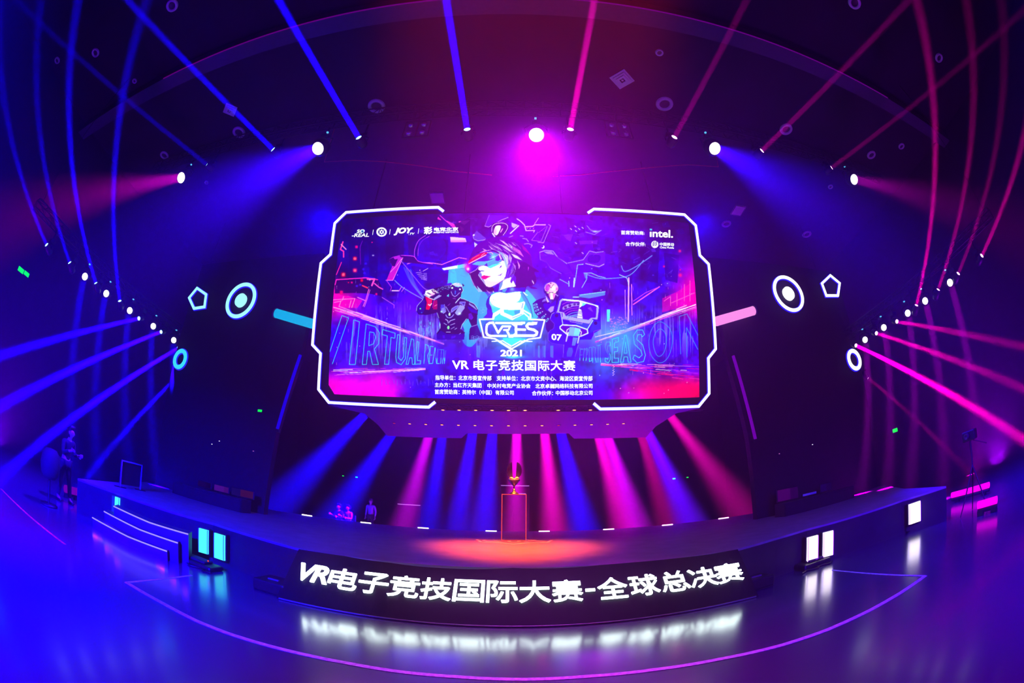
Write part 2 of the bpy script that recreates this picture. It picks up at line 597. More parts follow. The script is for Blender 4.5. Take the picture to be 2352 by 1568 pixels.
def vnoise(h, w, cells, seed):
    g = np.random.default_rng(seed).random((cells[0] + 2, cells[1] + 2))
    y, x = np.linspace(0, cells[0], h), np.linspace(0, cells[1], w)
    yi, xi = y.astype(int), x.astype(int)
    fy, fx = (y - yi)[:, None], (x - xi)[None]
    fy, fx = fy * fy * (3 - 2 * fy), fx * fx * (3 - 2 * fx)
    a, b_ = g[np.ix_(yi, xi)], g[np.ix_(yi, xi + 1)]
    c, d = g[np.ix_(yi + 1, xi)], g[np.ix_(yi + 1, xi + 1)]
    return (a * (1 - fx) + b_ * fx) * (1 - fy) + (c * (1 - fx) + d * fx) * fy


# background colours
gxs = [760, 865, 970, 1075, 1180, 1285, 1390, 1495, 1600]
gys = [495, 555, 625, 695, 765, 835, 905]
grid = np.array([
    [(3, 0, 85), (3, 0, 100), (8, 0, 130), (60, 0, 140), (60, 0, 200), (55, 0, 225), (60, 0, 190), (50, 0, 130), (42, 0, 100)],
    [(0, 0, 130), (0, 0, 135), (6, 0, 160), (60, 0, 245), (65, 0, 255), (50, 0, 250), (45, 0, 245), (40, 0, 165), (45, 0, 110)],
    [(25, 0, 130), (0, 0, 180), (20, 0, 250), (66, 0, 255), (70, 0, 255), (62, 0, 255), (48, 0, 255), (15, 0, 255), (110, 0, 190)],
    [(255, 0, 190), (60, 0, 245), (75, 0, 255), (66, 40, 255), (30, 150, 255), (80, 40, 255), (66, 0, 255), (50, 10, 255), (235, 0, 185)],
    [(40, 0, 255), (62, 0, 255), (88, 50, 255), (60, 60, 255), (20, 180, 255), (60, 60, 255), (70, 130, 255), (66, 20, 255), (40, 0, 255)],
    [(70, 0, 255), (85, 25, 255), (60, 30, 255), (60, 0, 255), (40, 60, 255), (55, 0, 255), (30, 90, 255), (75, 10, 255), (85, 0, 255)],
    [(255, 0, 235), (255, 0, 225), (30, 0, 255), (0, 0, 255), (0, 0, 250), (0, 0, 255), (60, 0, 255), (255, 0, 150), (255, 0, 70)]], float)
yy, xx = np.arange(CH * SS) / SS + CY, np.arange(CW * SS) / SS + CX
iy = np.clip(np.searchsorted(gys, yy) - 1, 0, 5); ix = np.clip(np.searchsorted(gxs, xx) - 1, 0, 7)
fy = np.clip((yy - np.array(gys)[iy]) / 70, 0, 1)[:, None, None]; fx = np.clip((xx - np.array(gxs)[ix]) / 105, 0, 1)[None, :, None]
fy, fx = fy * fy * (3 - 2 * fy), fx * fx * (3 - 2 * fx)
IMG[:] = (grid[np.ix_(iy, ix)] * (1 - fx) + grid[np.ix_(iy, ix + 1)] * fx) * (1 - fy) + (grid[np.ix_(iy + 1, ix)] * (1 - fx) + grid[np.ix_(iy + 1, ix + 1)] * fx) * fy
H_, W_ = CH * SS, CW * SS
nz = 0.5 * vnoise(H_, W_, (9, 18), 1) + 0.3 * vnoise(H_, W_, (24, 48), 2) + 0.2 * vnoise(H_, W_, (60, 120), 3)
IMG *= (0.34 + 1.15 * nz)[..., None]
# streaked neon facades
st = vnoise(H_, W_, (10, 420), 4) * vnoise(H_, W_, (5, 40), 6)
band = np.clip(1 - np.abs(yy - 765) / 75, 0, 1)[:, None]
IMG += ((st > 0.42) * band * 0.55)[..., None] * (np.array([150, 150, 255.0]) - IMG)
np.clip(IMG, 0, 255, out=IMG)

# magenta smoke, bottom corners, cyan light in the middle
spot('P', 800, 905, 75, 26, (255, 0, 235), 0.95); spot('P', 872, 880, 40, 26, (255, 0, 240), 0.8); spot('P', 760, 880, 40, 25, (255, 0, 200), 0.6)
spot('P', 1560, 900, 65, 24, (255, 0, 90), 0.95); spot('P', 1500, 905, 60, 25, (255, 0, 120), 0.7); spot('P', 1450, 912, 40, 20, (220, 0, 255), 0.7)
spot('P', 1600, 660, 36, 45, (255, 0, 170), 0.85); spot('P', 768, 680, 32, 26, (255, 0, 180), 0.9)
poly('W6', [1990, 860, 2160, 850, 2120, 1400, 1900, 1560, 0, 1560, -40, 1200, 30, 900, 120, 900], (0, 0, 0), 0.0)
poly('P', [1048, 612, 1100, 606, 1112, 640, 1100, 690, 1090, 740, 1068, 760, 1040, 660, 1034, 632], (10, 190, 255), 0.9, True)
poly('P', [1060, 640, 1125, 690, 1090, 790, 1062, 780, 1075, 720], (0, 170, 255), 0.85, True)
poly('P', [1206, 664, 1232, 690, 1240, 720, 1216, 740, 1204, 700], (10, 200, 255), 0.9, True)

# dark towers behind the machines
for x0, x1, y0, y1, a_ in ((800, 838, 545, 650, .55), (846, 870, 560, 640, .5), (884, 930, 515, 610, .6), (936, 962, 540, 600, .45), (1236, 1290, 530, 560, .35), (1300, 1345, 500, 545, .4), (1360, 1410, 540, 585, .5), (1470, 1515, 560, 650, .55), (1525, 1560, 580, 650, .5), (1420, 1455, 590, 660, .4), (985, 1030, 545, 600, .4)):
    poly('P', [x0, y0, x1, y0 + 6, x1 - 4, y1, x0 + 3, y1 - 8], (4, 0, 105), a_)
for _ in range(46):
    x, y, s_ = rng.uniform(960, 1560), rng.uniform(500, 650), rng.uniform(4, 16)
    if abs(x - 1160) > 80:
        poly('P', [x, y, x + s_, y - s_ * 0.3, x + s_ * 1.4, y + s_ * 0.6, x + s_ * 0.3, y + s_ * 0.7], (20, 0, 150) if rng.random() < 0.6 else (95, 40, 255), 0.5)
# craft and machines drawn in outline over the city
pk, lv, cl = (255, 60, 225), (150, 120, 255), (120, 200, 255)
for s_ in [[1870, 100, 1900, 130, 1990, 210, 2080, 290], [1980, 190, 2090, 240, 2130, 310, 2060, 270, 1980, 190], [2170, 200, 2340, 180], [2190, 270, 2250, 320, 2210, 360, 2190, 270]]:
    line('W5', s_, 1.4, pk)
poly('W5', [1840, 120, 1900, 180, 1830, 160], (255, 40, 200)); poly('W5', [1990, 190, 2140, 270, 2080, 290], (255, 40, 200)); poly('W5', [2160, 205, 2340, 185, 2260, 250], (255, 70, 230)); poly('W5', [2190, 280, 2240, 320, 2200, 360], (255, 60, 200))
poly('W5', [2100, 250, 2349, 120, 2349, 420, 2180, 420], (25, 0, 90), 0.8)
poly('W5', [2030, 440, 2270, 460, 2290, 520, 2040, 520], (255, 190, 240)); poly('W5', [2030, 490, 2270, 490, 2290, 530, 2040, 530], (230, 90, 255), 0.6)
line('W5', [1465, 750, 1470, 640, 1530, 500, 1640, 420], 1.5, (190, 60, 255), sm=True); line('W5', [1520, 740, 1530, 610, 1590, 500, 1700, 430], 1.2, (200, 70, 255), sm=True)
poly('W5', [1560, 500, 1800, 430, 1950, 520, 1950, 700, 1800, 830, 1600, 800, 1530, 680], (40, 0, 220), 0.55, True)
line('W5', [1350, 870, 1450, 840, 1750, 855, 1900, 880, 2170, 770, 2290, 790], 1.7, (255, 110, 240)); line('W5', [1250, 735, 1450, 750, 1530, 830, 1750, 870], 1.6, (230, 60, 255), sm=True)
poly('W5', [1240, 735, 1450, 755, 1520, 830, 1700, 880, 1450, 860, 1300, 850], (40, 0, 110), 0.9)
poly('W5', [1900, 940, 2150, 890, 2150, 940, 1930, 970], (235, 250, 255)); poly('W5', [2150, 890, 2260, 870, 2260, 930, 2150, 945], (60, 220, 255))
poly('W5', [2010, 960, 2120, 950, 2140, 1150, 1990, 1180], (20, 190, 255), 0.9)
poly('W5', [1060, 800, 1120, 760, 1230, 730, 1240, 760, 1280, 770, 1130, 1130, 1020, 1130, 1110, 910], (200, 30, 235), 0.9, col2=(235, 20, 200)); poly('W5', [1060, 800, 1130, 765, 1150, 800, 1200, 790, 1150, 910, 1110, 900], (30, 0, 110))
line('W5', [1280, 770, 1200, 960, 1120, 1130, 1010, 1130], 1.3, (255, 120, 245)); line('W5', [1080, 1000, 1180, 900, 1260, 790], 1.0, (255, 150, 245)); line('W5', [1020, 1130, 1100, 1240, 1080, 1300], 1.2, (220, 50, 255))
line('W5', [1110, 1295, 1210, 1295], 2.4, (255, 190, 255)); line('W5', [1220, 1300, 1260, 1230], 1.6, (230, 90, 255)); line('W5', [1260, 1310, 1310, 1240], 1.2, (230, 90, 255))
poly('W5', [1440, 900, 1700, 950, 1880, 960, 1960, 1080, 1800, 1180, 1600, 1120, 1440, 960], (20, 0, 170), 0.7, True)
for k in range(5):
    line('W5', [1490 + 20 * k, 1010 + 24 * k, 1570 + 20 * k, 1000 + 28 * k], 1.3, (170, 120, 255)); line('W5', [1610, 1020 + 25 * k, 1660, 1022 + 26 * k], 1.2, (170, 120, 255))
line('W5', [1600, 985, 1680, 940], 1.2, (220, 160, 255))
for k, (a_, b_) in enumerate([(1300, 0), (1340, 14), (1400, 40)]):
    line('W5', [a_, 930 + b_, 1420 + b_, 1180, 1600, 1400], 3.0 + k, (100, 130, 255), 0.45, sm=True)
line('W5', [1260, 830, 1400, 1000, 1600, 1240, 1700, 1290], 1.3, (170, 90, 255), sm=True); line('W5', [1150, 1130, 1260, 1230, 1420, 1330, 1600, 1430], 1.6, (130, 140, 255), sm=True)
line('W5', [950, 1400, 1140, 1520, 1140, 1568], 1.2, (210, 80, 255))
# left skyline: red lamps, pink machinery
poly('W5', [200, 1130, 880, 1100, 960, 1260, 940, 1380, 740, 1340, 500, 1330, 200, 1340], (25, 0, 80), 0.85)
for x, y, r, c in [(520, 785, 44, 1), (520, 972, 46, 2), (337, 1040, 48, 1), (628, 1132, 30, 1), (305, 1320, 36, 2), (860, 1348, 22, 2), (545, 600, 30, 2), (792, 528, 14, 2), (470, 1165, 20, 2), (418, 1165, 14, 1)]:
    spot('W5', x, y, r * 0.8, r * 0.8, (255, 0, 30) if c == 1 else (255, 0, 110), 1.0, power=3)
    if r > 40: poly('W5', [x - 20, y - 16, x + 20, y - 16, x + 20, y + 18, x - 20, y + 18], (255, 110, 150), 0.8)
for x, y in [(690, 865), (655, 955), (670, 1016), (605, 1200), (550, 1220)]:
    spot('W5', x, y, 20, 16, (60, 10, 255), 1.0)
spot('W5', 808, 735, 16, 10, (220, 180, 255))
line('W5', [640, 500, 600, 600, 610, 880], 1.0, (150, 0, 200)); line('W5', [305, 845, 225, 1040], 2.0, (255, 30, 150)); line('W5', [330, 520, 290, 640, 340, 670, 340, 760], 3.0, (255, 50, 160)); line('W5', [300, 560, 380, 640], 2.2, (255, 130, 210))
line('W5', [205, 1200, 225, 1120, 700, 1090, 880, 1120], 2.2, (255, 30, 190)); line('W5', [720, 1110, 830, 1110, 790, 1210], 4.0, (255, 70, 200)); line('W5', [830, 1180, 900, 1240, 960, 1270], 2.5, (255, 70, 210)); line('W5', [640, 1215, 720, 1250], 3.0, (255, 40, 80))
line('W5', [740, 1270, 690, 1450, 650, 1540], 1.8, (255, 80, 220)); line('W5', [760, 1280, 710, 1440, 670, 1550], 1.0, (255, 120, 230))
poly('W5', [180, 1350, 420, 1380, 640, 1450, 560, 1568, 170, 1568], (255, 0, 190), 0.7)
for s_ in [[180, 1440, 320, 1430, 520, 1420], [300, 1450, 270, 1540], [460, 1450, 430, 1560], [520, 1420, 470, 1560], [340, 1390, 320, 1450], [560, 1400, 680, 1450], [190, 1480, 300, 1460]]:
    line('W5', s_, 1.6, (255, 120, 220))
# robot overhead, centre top
poly('W6', [440, 240, 500, 60, 820, 70, 800, 100, 700, 150, 560, 200, 480, 250], (90, 20, 255), 0.6); line('W6', [440, 235, 500, 250, 700, 140, 810, 98], 1.4, (190, 140, 255)); line('W6', [440, 230, 510, 60], 1.0, (150, 90, 255))
poly('W6', [560, 200, 700, 165, 800, 190, 820, 270, 760, 370, 600, 400, 550, 300], (30, 0, 90), 0.85, True); line('W6', [550, 320, 560, 240, 620, 195, 740, 190, 800, 230, 790, 290, 730, 380], 1.3, (225, 190, 255), sm=True)
poly('W6', [580, 330, 610, 240, 680, 225, 690, 270, 640, 370, 595, 370], (255, 230, 255), 1.0, True); spot('W6', 600, 330, 25, 50, (255, 120, 230), 0.6); line('W6', [690, 330, 720, 280], 2.2, (255, 150, 240)); line('W6', [560, 350, 600, 410], 2.4, (235, 225, 255))
poly('W6', [865, 180, 970, 220, 900, 270, 865, 240], (190, 170, 255)); line('W6', [975, 230, 900, 300, 845, 350], 2.4, (235, 220, 255)); line('W6', [950, 120, 1010, 160, 1070, 220, 1090, 300], 2.0, (225, 190, 255))
line('W6', [1080, 245, 1200, 240, 1230, 215, 1400, 215], 2.2, (255, 170, 255)); line('W6', [1090, 305, 1230, 305, 1215, 330], 1.8, (220, 170, 255)); line('W6', [1230, 200, 1290, 110], 1.6, (190, 120, 255))
for k in range(3): poly('W6', [1095 + 50 * k, 280, 1115 + 50 * k, 262, 1125 + 50 * k, 262, 1105 + 50 * k, 282], (255, 90, 200))
line('W6', [1450, 210, 1485, 230, 1370, 500, 1280, 490], 1.6, (165, 110, 255)); line('W6', [1430, 240, 1330, 480], 1.3, (140, 90, 255)); line('W6', [1280, 330, 1180, 460, 1330, 480], 1.2, (150, 80, 255)); line('W6', [1290, 340, 1420, 240], 1.0, (130, 60, 255))
poly('W6', [250, 380, 310, 310, 460, 430, 420, 470, 290, 460], (110, 90, 255), 0.55); line('W6', [250, 380, 265, 440, 330, 470, 450, 450], 1.3, (180, 150, 255)); dot('W6', 265, 378, 14, (230, 220, 255)); poly('W6', [270, 490, 330, 530, 280, 580], (200, 200, 255))
dot('W6', 1362, 566, 24, (240, 235, 255)); dot('W6', 1350, 558, 18, (70, 0, 240))
for s_ in [[1040, 430, 1100, 440, 1130, 480], [1070, 520, 1130, 510, 1190, 540, 1170, 575], [1000, 390, 1050, 395], [820, 415, 880, 390]]:
    line('W6', s_, 1.6, (165, 130, 255))
# right gunship
line('W6', [1310, 650, 1400, 620, 1520, 630, 1600, 740, 1740, 830], 1.6, (170, 160, 255)); poly('W6', [1370, 640, 1500, 640, 1540, 690, 1420, 670], (180, 170, 255), 0.7); line('W6', [1310, 650, 1320, 770, 1420, 800, 1480, 900, 1650, 990], 1.2, (120, 100, 255))
poly('W6', [1320, 660, 1560, 700, 1760, 850, 1760, 1000, 1500, 900, 1330, 780], (66, 10, 255), 0.7)
poly('W6', [1760, 820, 2000, 770, 2100, 630, 2320, 660, 2349, 640, 2349, 830, 2250, 880, 2040, 830, 1900, 850, 1820, 910], (80, 15, 255), 0.8); line('W6', [1760, 820, 2000, 770, 2100, 630, 2200, 655, 2320, 640], 1.5, (165, 140, 255)); line('W6', [2040, 830, 2250, 880, 2330, 840], 1.8, (185, 160, 255))
poly('W6', [2080, 720, 2130, 690, 2250, 690, 2280, 740, 2240, 810, 2130, 820, 2070, 790], (15, 0, 190), 1, True)
for s_, w_ in [([2000, 840, 1910, 850, 1880, 1060, 1855, 1200], 1.6), ([1770, 1110, 1775, 1190], 2.2), ([2060, 980, 2055, 1080, 1980, 1210], 1.6), ([2010, 980, 2130, 980, 2240, 1030, 2349, 1055], 1.7), ([1630, 1080, 1760, 1150], 1.3)]:
    line('W6', s_, w_, (130, 190, 255))
poly('W6', [2010, 980, 2060, 980, 2060, 1080, 2030, 1060], (60, 160, 255), 0.7)
line('W6', [1860, 1060, 1850, 1200], 2.2, (190, 240, 255))
poly('W6', [1930, 1360, 1960, 1320, 2349, 1270, 2349, 1330, 2100, 1380], (70, 160, 255), 0.8); line('W6', [1840, 1362, 1930, 1360], 2.0, (170, 220, 255)); line('W6', [1940, 1330, 2349, 1275], 1.6, (120, 220, 255))
dot('W6', 2145, 492, 12, (220, 210, 255)); poly('W6', [1930, 470, 2230, 460, 2220, 520, 1950, 520], (100, 20, 240), 0.8); poly('W6', [1690, 390, 1760, 360, 1840, 370, 1800, 480, 1740, 450], (110, 30, 240), 0.7)
line('W6', [2060, 230, 2120, 300, 2200, 330, 2290, 300, 2180, 370, 2040, 330], 1.2, (150, 130, 255)); spot('W6', 2190, 320, 45, 16, (190, 220, 255), 0.9)
for x, y in [(1875, 240), (1935, 280), (1990, 262), (1805, 280), (1885, 312), (1885, 505), (1990, 662)]:
    line('W6', [x - 10, y - 8, x + 12, y + 10], 1.6, (205, 170, 255))
poly('W6', [2040, 620, 2349, 590, 2349, 300, 2290, 320, 2230, 560], (35, 0, 235), 0.35)
# far right
line('Z6', [1160, 800, 1200, 860, 1330, 800, 1490, 690], 2.0, (90, 130, 255), sm=True); line('Z6', [760, 880, 900, 930, 1040, 935, 1250, 900, 1400, 740], 1.8, (90, 150, 255), sm=True)
line('Z6', [1240, 930, 1235, 1400], 3.0, (255, 170, 255)); line('Z6', [1270, 1000, 1275, 1330], 1.8, (240, 120, 255)); line('Z6', [1200, 1060, 1205, 1370], 1.6, (215, 130, 255))
line('Z6', [1290, 1215, 1570, 1025], 2.6, (255, 90, 220)); line('Z6', [1290, 1180, 1420, 1090, 1560, 1030], 1.6, (210, 60, 255)); line('Z6', [1140, 895, 1220, 930, 1240, 1000], 1.4, (190, 220, 255))
for x, y, r in [(1790, 640, 16), (1620, 806, 12), (1795, 900, 20), (1795, 842, 8)]:
    spot('Z6', x, y, r, r, (255, 20, 130))
spot('Z6', 1790, 760, 60, 60, (110, 0, 230), 0.7); poly('Z6', [1600, 1150, 1760, 1080, 1950, 960, 1950, 1210, 1600, 1300], (255, 0, 190), 0.6)
for s_ in [[1840, 1000, 1840, 1180], [1760, 1100, 1760, 1230], [1900, 960, 1900, 1180], [1700, 1200, 1950, 1090], [1620, 1180, 1690, 1130, 1690, 1230]]:
    line('Z6', s_, 1.4, (255, 90, 200))
poly('Z6', [1005, 1270, 1040, 1270, 1035, 1400, 1005, 1400], (60, 240, 255), 0.95)
for _ in range(70):
    x, y = rng.uniform(1030, 1230), rng.uniform(1340, 1500)
    line('Z6', [x, y, x + rng.uniform(4, 18), y + rng.uniform(-4, 8)], 0.9, (255, 120, 210))
# light lines running to the vanishing point


def streaks(crop, a, b_, n, spread, cols, wmax=1.3, seed=0):
    g = np.random.default_rng(seed)
    a, b_ = np.array(a, float), np.array(b_, float)
    for _ in range(n):
        t0 = g.uniform(0, 1); t1 = min(1, t0 + g.uniform(0.05, 0.3)); k = g.uniform(-1, 1) * spread
        f = 1.0 - 0.75 * t0
        p, q = a + (b_ - a) * t0 + [0, k * f], a + (b_ - a) * t1 + [0, k * (1.0 - 0.75 * t1)]
        line(crop, [*p, *q], g.uniform(0.6, wmax), cols[int(g.integers(len(cols)))], g.uniform(0.6, 1.0))


hot = [(255, 140, 235), (255, 70, 210), (255, 215, 250), (235, 60, 255)]
streaks('Z7', (305, 20), (1500, 420), 60, 34, hot, 1.5, 1); streaks('Z8', (1985, -10), (880, 400), 60, 40, hot, 1.5, 2)
streaks('Z7', (255, 730), (1300, 690), 60, 45, hot, 1.3, 3); streaks('Z8', (2005, 690), (940, 640), 60, 50, hot + [(255, 0, 120)], 1.3, 4)
streaks('Z8', (2005, 790), (1250, 700), 26, 40, [(255, 0, 110), (255, 40, 170)], 1.5, 5)
for a_, b_ in [((700, 180), (1010, 270)), ((310, 25), (520, 85)), ((630, 120), (1020, 240)), ((1060, 270), (1420, 390))]:
    line('Z7', [*a_, *b_], 1.3, (255, 190, 245))
for a_, b_ in [((1960, 0), (1600, 110)), ((1230, 260), (1600, 130)), ((880, 345), (1190, 270)), ((920, 385), (1140, 300)), ((1520, 160), (1960, -5))]:
    line('Z8', [*a_, *b_], 1.6, (255, 225, 255))
for k in range(9):
    x = 1065 + 12 * (k % 2); poly('Z8', [x, 650 + 13 * k, x + 9, 650 + 13 * k, x + 9, 658 + 13 * k, x, 658 + 13 * k], (255, 190, 250))
for _ in range(60):
    x, y = rng.uniform(1225, 1480), rng.uniform(170, 330)
    line('Z7', [x, y, x, y + rng.uniform(8, 40)], 1.2, (90, 190, 255), 0.7)
for _ in range(70):
    x, y, r = rng.uniform(755, 1610), rng.uniform(610, 910), rng.uniform(0.5, 1.1)
    dot('P', x, y, r, (255, 150, 240) if rng.random() < 0.5 else (170, 200, 255))
# outlined words in perspective on both walls
cy_, cy2 = (40, 225, 255), (40, 235, 255)
for s_, cl_ in [([270, 505, 400, 115, 472, 140, 298, 635], 0), ([480, 642, 528, 160, 590, 182, 545, 642], 1), ([620, 642, 662, 205, 760, 235, 805, 300, 795, 420, 750, 475, 795, 642, 730, 642, 700, 500, 680, 500, 665, 642], 1),
                 ([700, 290, 745, 300, 765, 350, 740, 420, 690, 440], 1), ([835, 320, 840, 265, 975, 305, 970, 360, 930, 350, 905, 640, 860, 640, 890, 335], 1), ([1000, 320, 1025, 325, 1010, 570, 1040, 600, 1065, 560, 1075, 350, 1098, 355, 1085, 580, 1040, 645, 990, 620, 980, 560], 1),
                 ([1092, 640, 1150, 365, 1175, 375, 1185, 640, 1160, 640, 1155, 570, 1130, 570, 1115, 640], 1), ([1190, 640, 1210, 395, 1230, 400, 1215, 600, 1250, 600, 1248, 637], 1),
                 ([1285, 632, 1300, 425, 1335, 440, 1345, 500, 1325, 545, 1340, 632], 0), ([1340, 632, 1355, 445, 1385, 450], 0), ([1345, 540, 1375, 540], 0), ([1340, 632, 1372, 632], 0), ([1378, 632, 1405, 460, 1420, 632], 0), ([1425, 632, 1435, 475], 0), ([1425, 632, 1450, 632], 0), ([1465, 632, 1475, 480], 0), ([1450, 480, 1500, 485], 0), ([1485, 632, 1500, 485, 1505, 632, 1520, 490], 0)]:
    line('Z7', s_, 1.15, cy_, 0.95, closed=bool(cl_))
for s_, cl_ in [([712, 600, 716, 480, 745, 478], 0), ([714, 540, 740, 540], 0), ([750, 600, 760, 470, 775, 475], 0), ([780, 600, 785, 465, 800, 480, 790, 540], 0), ([815, 600, 812, 460, 838, 455, 840, 600, 815, 610], 1), ([850, 620, 852, 450, 880, 460, 875, 540, 890, 620], 0), ([895, 440, 945, 425], 0), ([908, 620, 912, 440, 930, 435, 935, 618], 0),
                 ([1040, 400, 1000, 400, 985, 450, 1000, 500, 1025, 540, 1015, 585, 985, 570, 985, 610, 1020, 625, 1040, 590, 1040, 540, 1010, 480, 1015, 440, 1040, 440], 1), ([1060, 620, 1062, 370, 1130, 350, 1130, 395, 1085, 410, 1085, 460, 1120, 455, 1120, 500, 1085, 505, 1085, 575, 1130, 575, 1130, 618], 1),
                 ([1150, 618, 1195, 330, 1215, 325, 1265, 618, 1235, 618, 1225, 560, 1190, 560, 1180, 618], 1), ([1190, 520, 1205, 400, 1222, 520], 1), ([1410, 320, 1390, 270, 1330, 270, 1290, 330, 1300, 420, 1370, 490, 1385, 540, 1350, 570, 1300, 540, 1285, 580, 1330, 625, 1400, 610, 1420, 540, 1390, 430, 1325, 370, 1340, 320, 1375, 320, 1385, 345], 1),
                 ([1585, 182, 1500, 240, 1458, 380, 1480, 540, 1570, 625, 1660, 570, 1708, 420, 1690, 270], 2), ([1580, 258, 1525, 310, 1503, 410, 1530, 520, 1570, 555, 1620, 510, 1645, 400, 1635, 310], 2), ([1800, 530, 1785, 125, 1868, 97, 1988, 330], 0), ([1868, 560, 1862, 245, 1985, 480], 0)]:
    line('Z8', s_, 1.15, cy2 if s_[0] < 1450 else (40, 150, 255), 0.95, closed=bool(cl_), sm=cl_ == 2)
spot('P', 1440, 780, 30, 40, (20, 190, 255), 0.5)
for k in range(14):
    x = 830 + 42 * k; line('Z7', [x, 800 + k % 3 * 14, x + 10 * (k % 2), 870 - k % 4 * 8], 1.1, (110, 70, 255), 0.8)

# the woman with the visor
hair, hair2 = (62, 0, 150), (45, 0, 120)
poly('W1', [290, 780, 340, 640, 440, 440, 620, 280, 900, 170, 1150, 150, 1400, 180, 1600, 270, 1750, 420, 1900, 620, 1930, 800, 1960, 920, 2110, 1050, 1990, 1060, 2040, 1220, 2020, 1340, 1900, 1400, 2080, 1490, 1900, 1480, 1790, 1400, 1740, 1568, 1500, 1568, 300, 1100], (72, 0, 165), 1, True)
poly('W1', [1400, 900, 1700, 800, 1940, 940, 2100, 1050, 1990, 1065, 2030, 1220, 1990, 1390, 1800, 1430, 1700, 1568, 1500, 1568, 1350, 1200], (48, 0, 125), 1, True)
poly('W1', [300, 1090, 360, 1060, 480, 1010, 560, 1000, 560, 1120, 640, 1270, 760, 1420, 900, 1440, 1060, 1568, 800, 1568, 600, 1568, 420, 1400], (40, 0, 95))
poly('W1', [540, 990, 560, 930, 640, 900, 800, 860, 1150, 760, 1280, 800, 1280, 1000, 1240, 1230, 1140, 1290, 980, 1390, 860, 1440, 770, 1430, 690, 1340, 600, 1220, 545, 1120, 590, 1060, 620, 1080, 600, 1030], (252, 250, 255))
poly('W1', [620, 1230, 700, 1340, 780, 1430, 880, 1440, 1140, 1290, 1000, 1300, 850, 1290, 740, 1230], (255, 215, 255), 0.9, True)
poly('W1', [540, 1120, 590, 1070, 630, 1100, 640, 1180, 700, 1300, 740, 1390, 690, 1330, 600, 1220], (90, 90, 250), 0.85)
line('W1', [545, 1130, 620, 1240, 690, 1330, 760, 1425], 1.0, (235, 240, 255))
spot('W1', 640, 1030, 50, 16, (80, 70, 200), 0.9); line('W1', [610, 1020, 690, 1035], 1.0, (70, 60, 200))
poly('W1', [620, 1180, 690, 1140, 740, 1150, 860, 1170, 800, 1200, 740, 1240, 690, 1250, 640, 1220], (255, 10, 130), 1, True); line('W1', [640, 1185, 740, 1185, 860, 1170], 0.9, (150, 0, 60))
poly('W1', [1050, 1568, 1080, 1380, 1150, 1300, 1280, 1220, 1420, 1180, 1500, 1380, 1510, 1430, 1300, 1460, 1090, 1540], (246, 238, 255)); poly('W1', [1020, 1568, 1060, 1370, 1180, 1280, 1160, 1400, 1090, 1540], (60, 130, 255), 0.9); poly('W1', [940, 1460, 1100, 1350, 1060, 1568, 960, 1568], (40, 0, 190))
# locks over the cheek and neck
for s_ in [[1190, 700, 1260, 850, 1280, 1000, 1240, 1180, 1190, 1240, 1340, 1190, 1440, 1000, 1420, 800, 1350, 600], [1280, 1240, 1400, 1180, 1360, 1320, 1440, 1280, 1500, 1400, 1520, 1200, 1440, 1100], [1020, 1150, 1100, 1130, 1180, 1070, 1120, 1150], [1380, 1290, 1440, 1270, 1400, 1350, 1380, 1330], [1080, 970, 1140, 930, 1150, 880, 1110, 910]]:
    poly('W1', s_, (75, 10, 225), 0.95)
poly('W1', [1020, 500, 1150, 560, 1260, 680, 1300, 860, 1290, 980, 1240, 900, 1190, 720, 1150, 640], (150, 200, 255), 0.9)
poly('W1', [1170, 560, 1310, 640, 1320, 820, 1290, 900, 1260, 760], (225, 235, 255), 0.8)
# visor
poly('W1', [260, 800, 330, 740, 500, 610, 640, 545, 780, 520, 950, 530, 1080, 580, 1160, 700, 1140, 790, 1000, 860, 880, 880, 790, 920, 640, 880, 540, 920, 470, 1000, 310, 1085, 240, 980], (70, 10, 235))
poly('W1', [780, 560, 900, 545, 1060, 590, 1150, 700, 1130, 790, 1000, 850, 860, 870, 800, 950, 760, 800, 990, 700], (30, 190, 255), 0.8)
poly('W1', [380, 860, 500, 790, 760, 780, 980, 720, 760, 830, 700, 880, 560, 890], (70, 190, 255), 0.9); poly('W1', [780, 940, 880, 870, 1090, 830, 1140, 830, 1000, 900, 860, 960], (0, 225, 255))
poly('W1', [990, 640, 1080, 620, 1130, 720, 1060, 780, 980, 760], (70, 0, 225)); poly('W1', [420, 960, 540, 920, 480, 1000, 360, 1060], (30, 0, 210))
poly('W1', [270, 800, 380, 690, 560, 590, 700, 545, 790, 560, 740, 610, 560, 700, 300, 850], (215, 0, 60)); line('W1', [380, 730, 480, 660, 570, 620], 1.4, (255, 90, 110)); line('W1', [300, 845, 560, 710, 740, 620], 2.0, (255, 190, 235)); line('W1', [620, 640, 710, 570], 1.2, (255, 150, 190))
line('W1', [770, 560, 880, 550, 920, 600], 1.6, (255, 150, 235)); line('W1', [1080, 600, 1130, 720], 3.0, (255, 190, 235)); line('W1', [330, 1085, 480, 1010, 560, 910, 640, 890], 1.2, (200, 150, 255))
line('W1', [500, 560, 640, 530, 780, 510, 960, 520, 1080, 575], 1.6, (40, 0, 110), sm=True)
spot('W1', 930, 670, 46, 38, (255, 255, 255), 1.0); spot('W1', 910, 680, 110, 60, (40, 240, 255), 0.6); line('W1', [840, 720, 1050, 630], 1.0, (200, 255, 255), 0.8)
spot('W1', 270, 940, 75, 130, (255, 0, 220), 0.9); spot('W1', 280, 980, 40, 40, (255, 245, 255), 1.0); spot('W1', 200, 900, 60, 70, (255, 150, 240), 0.6)
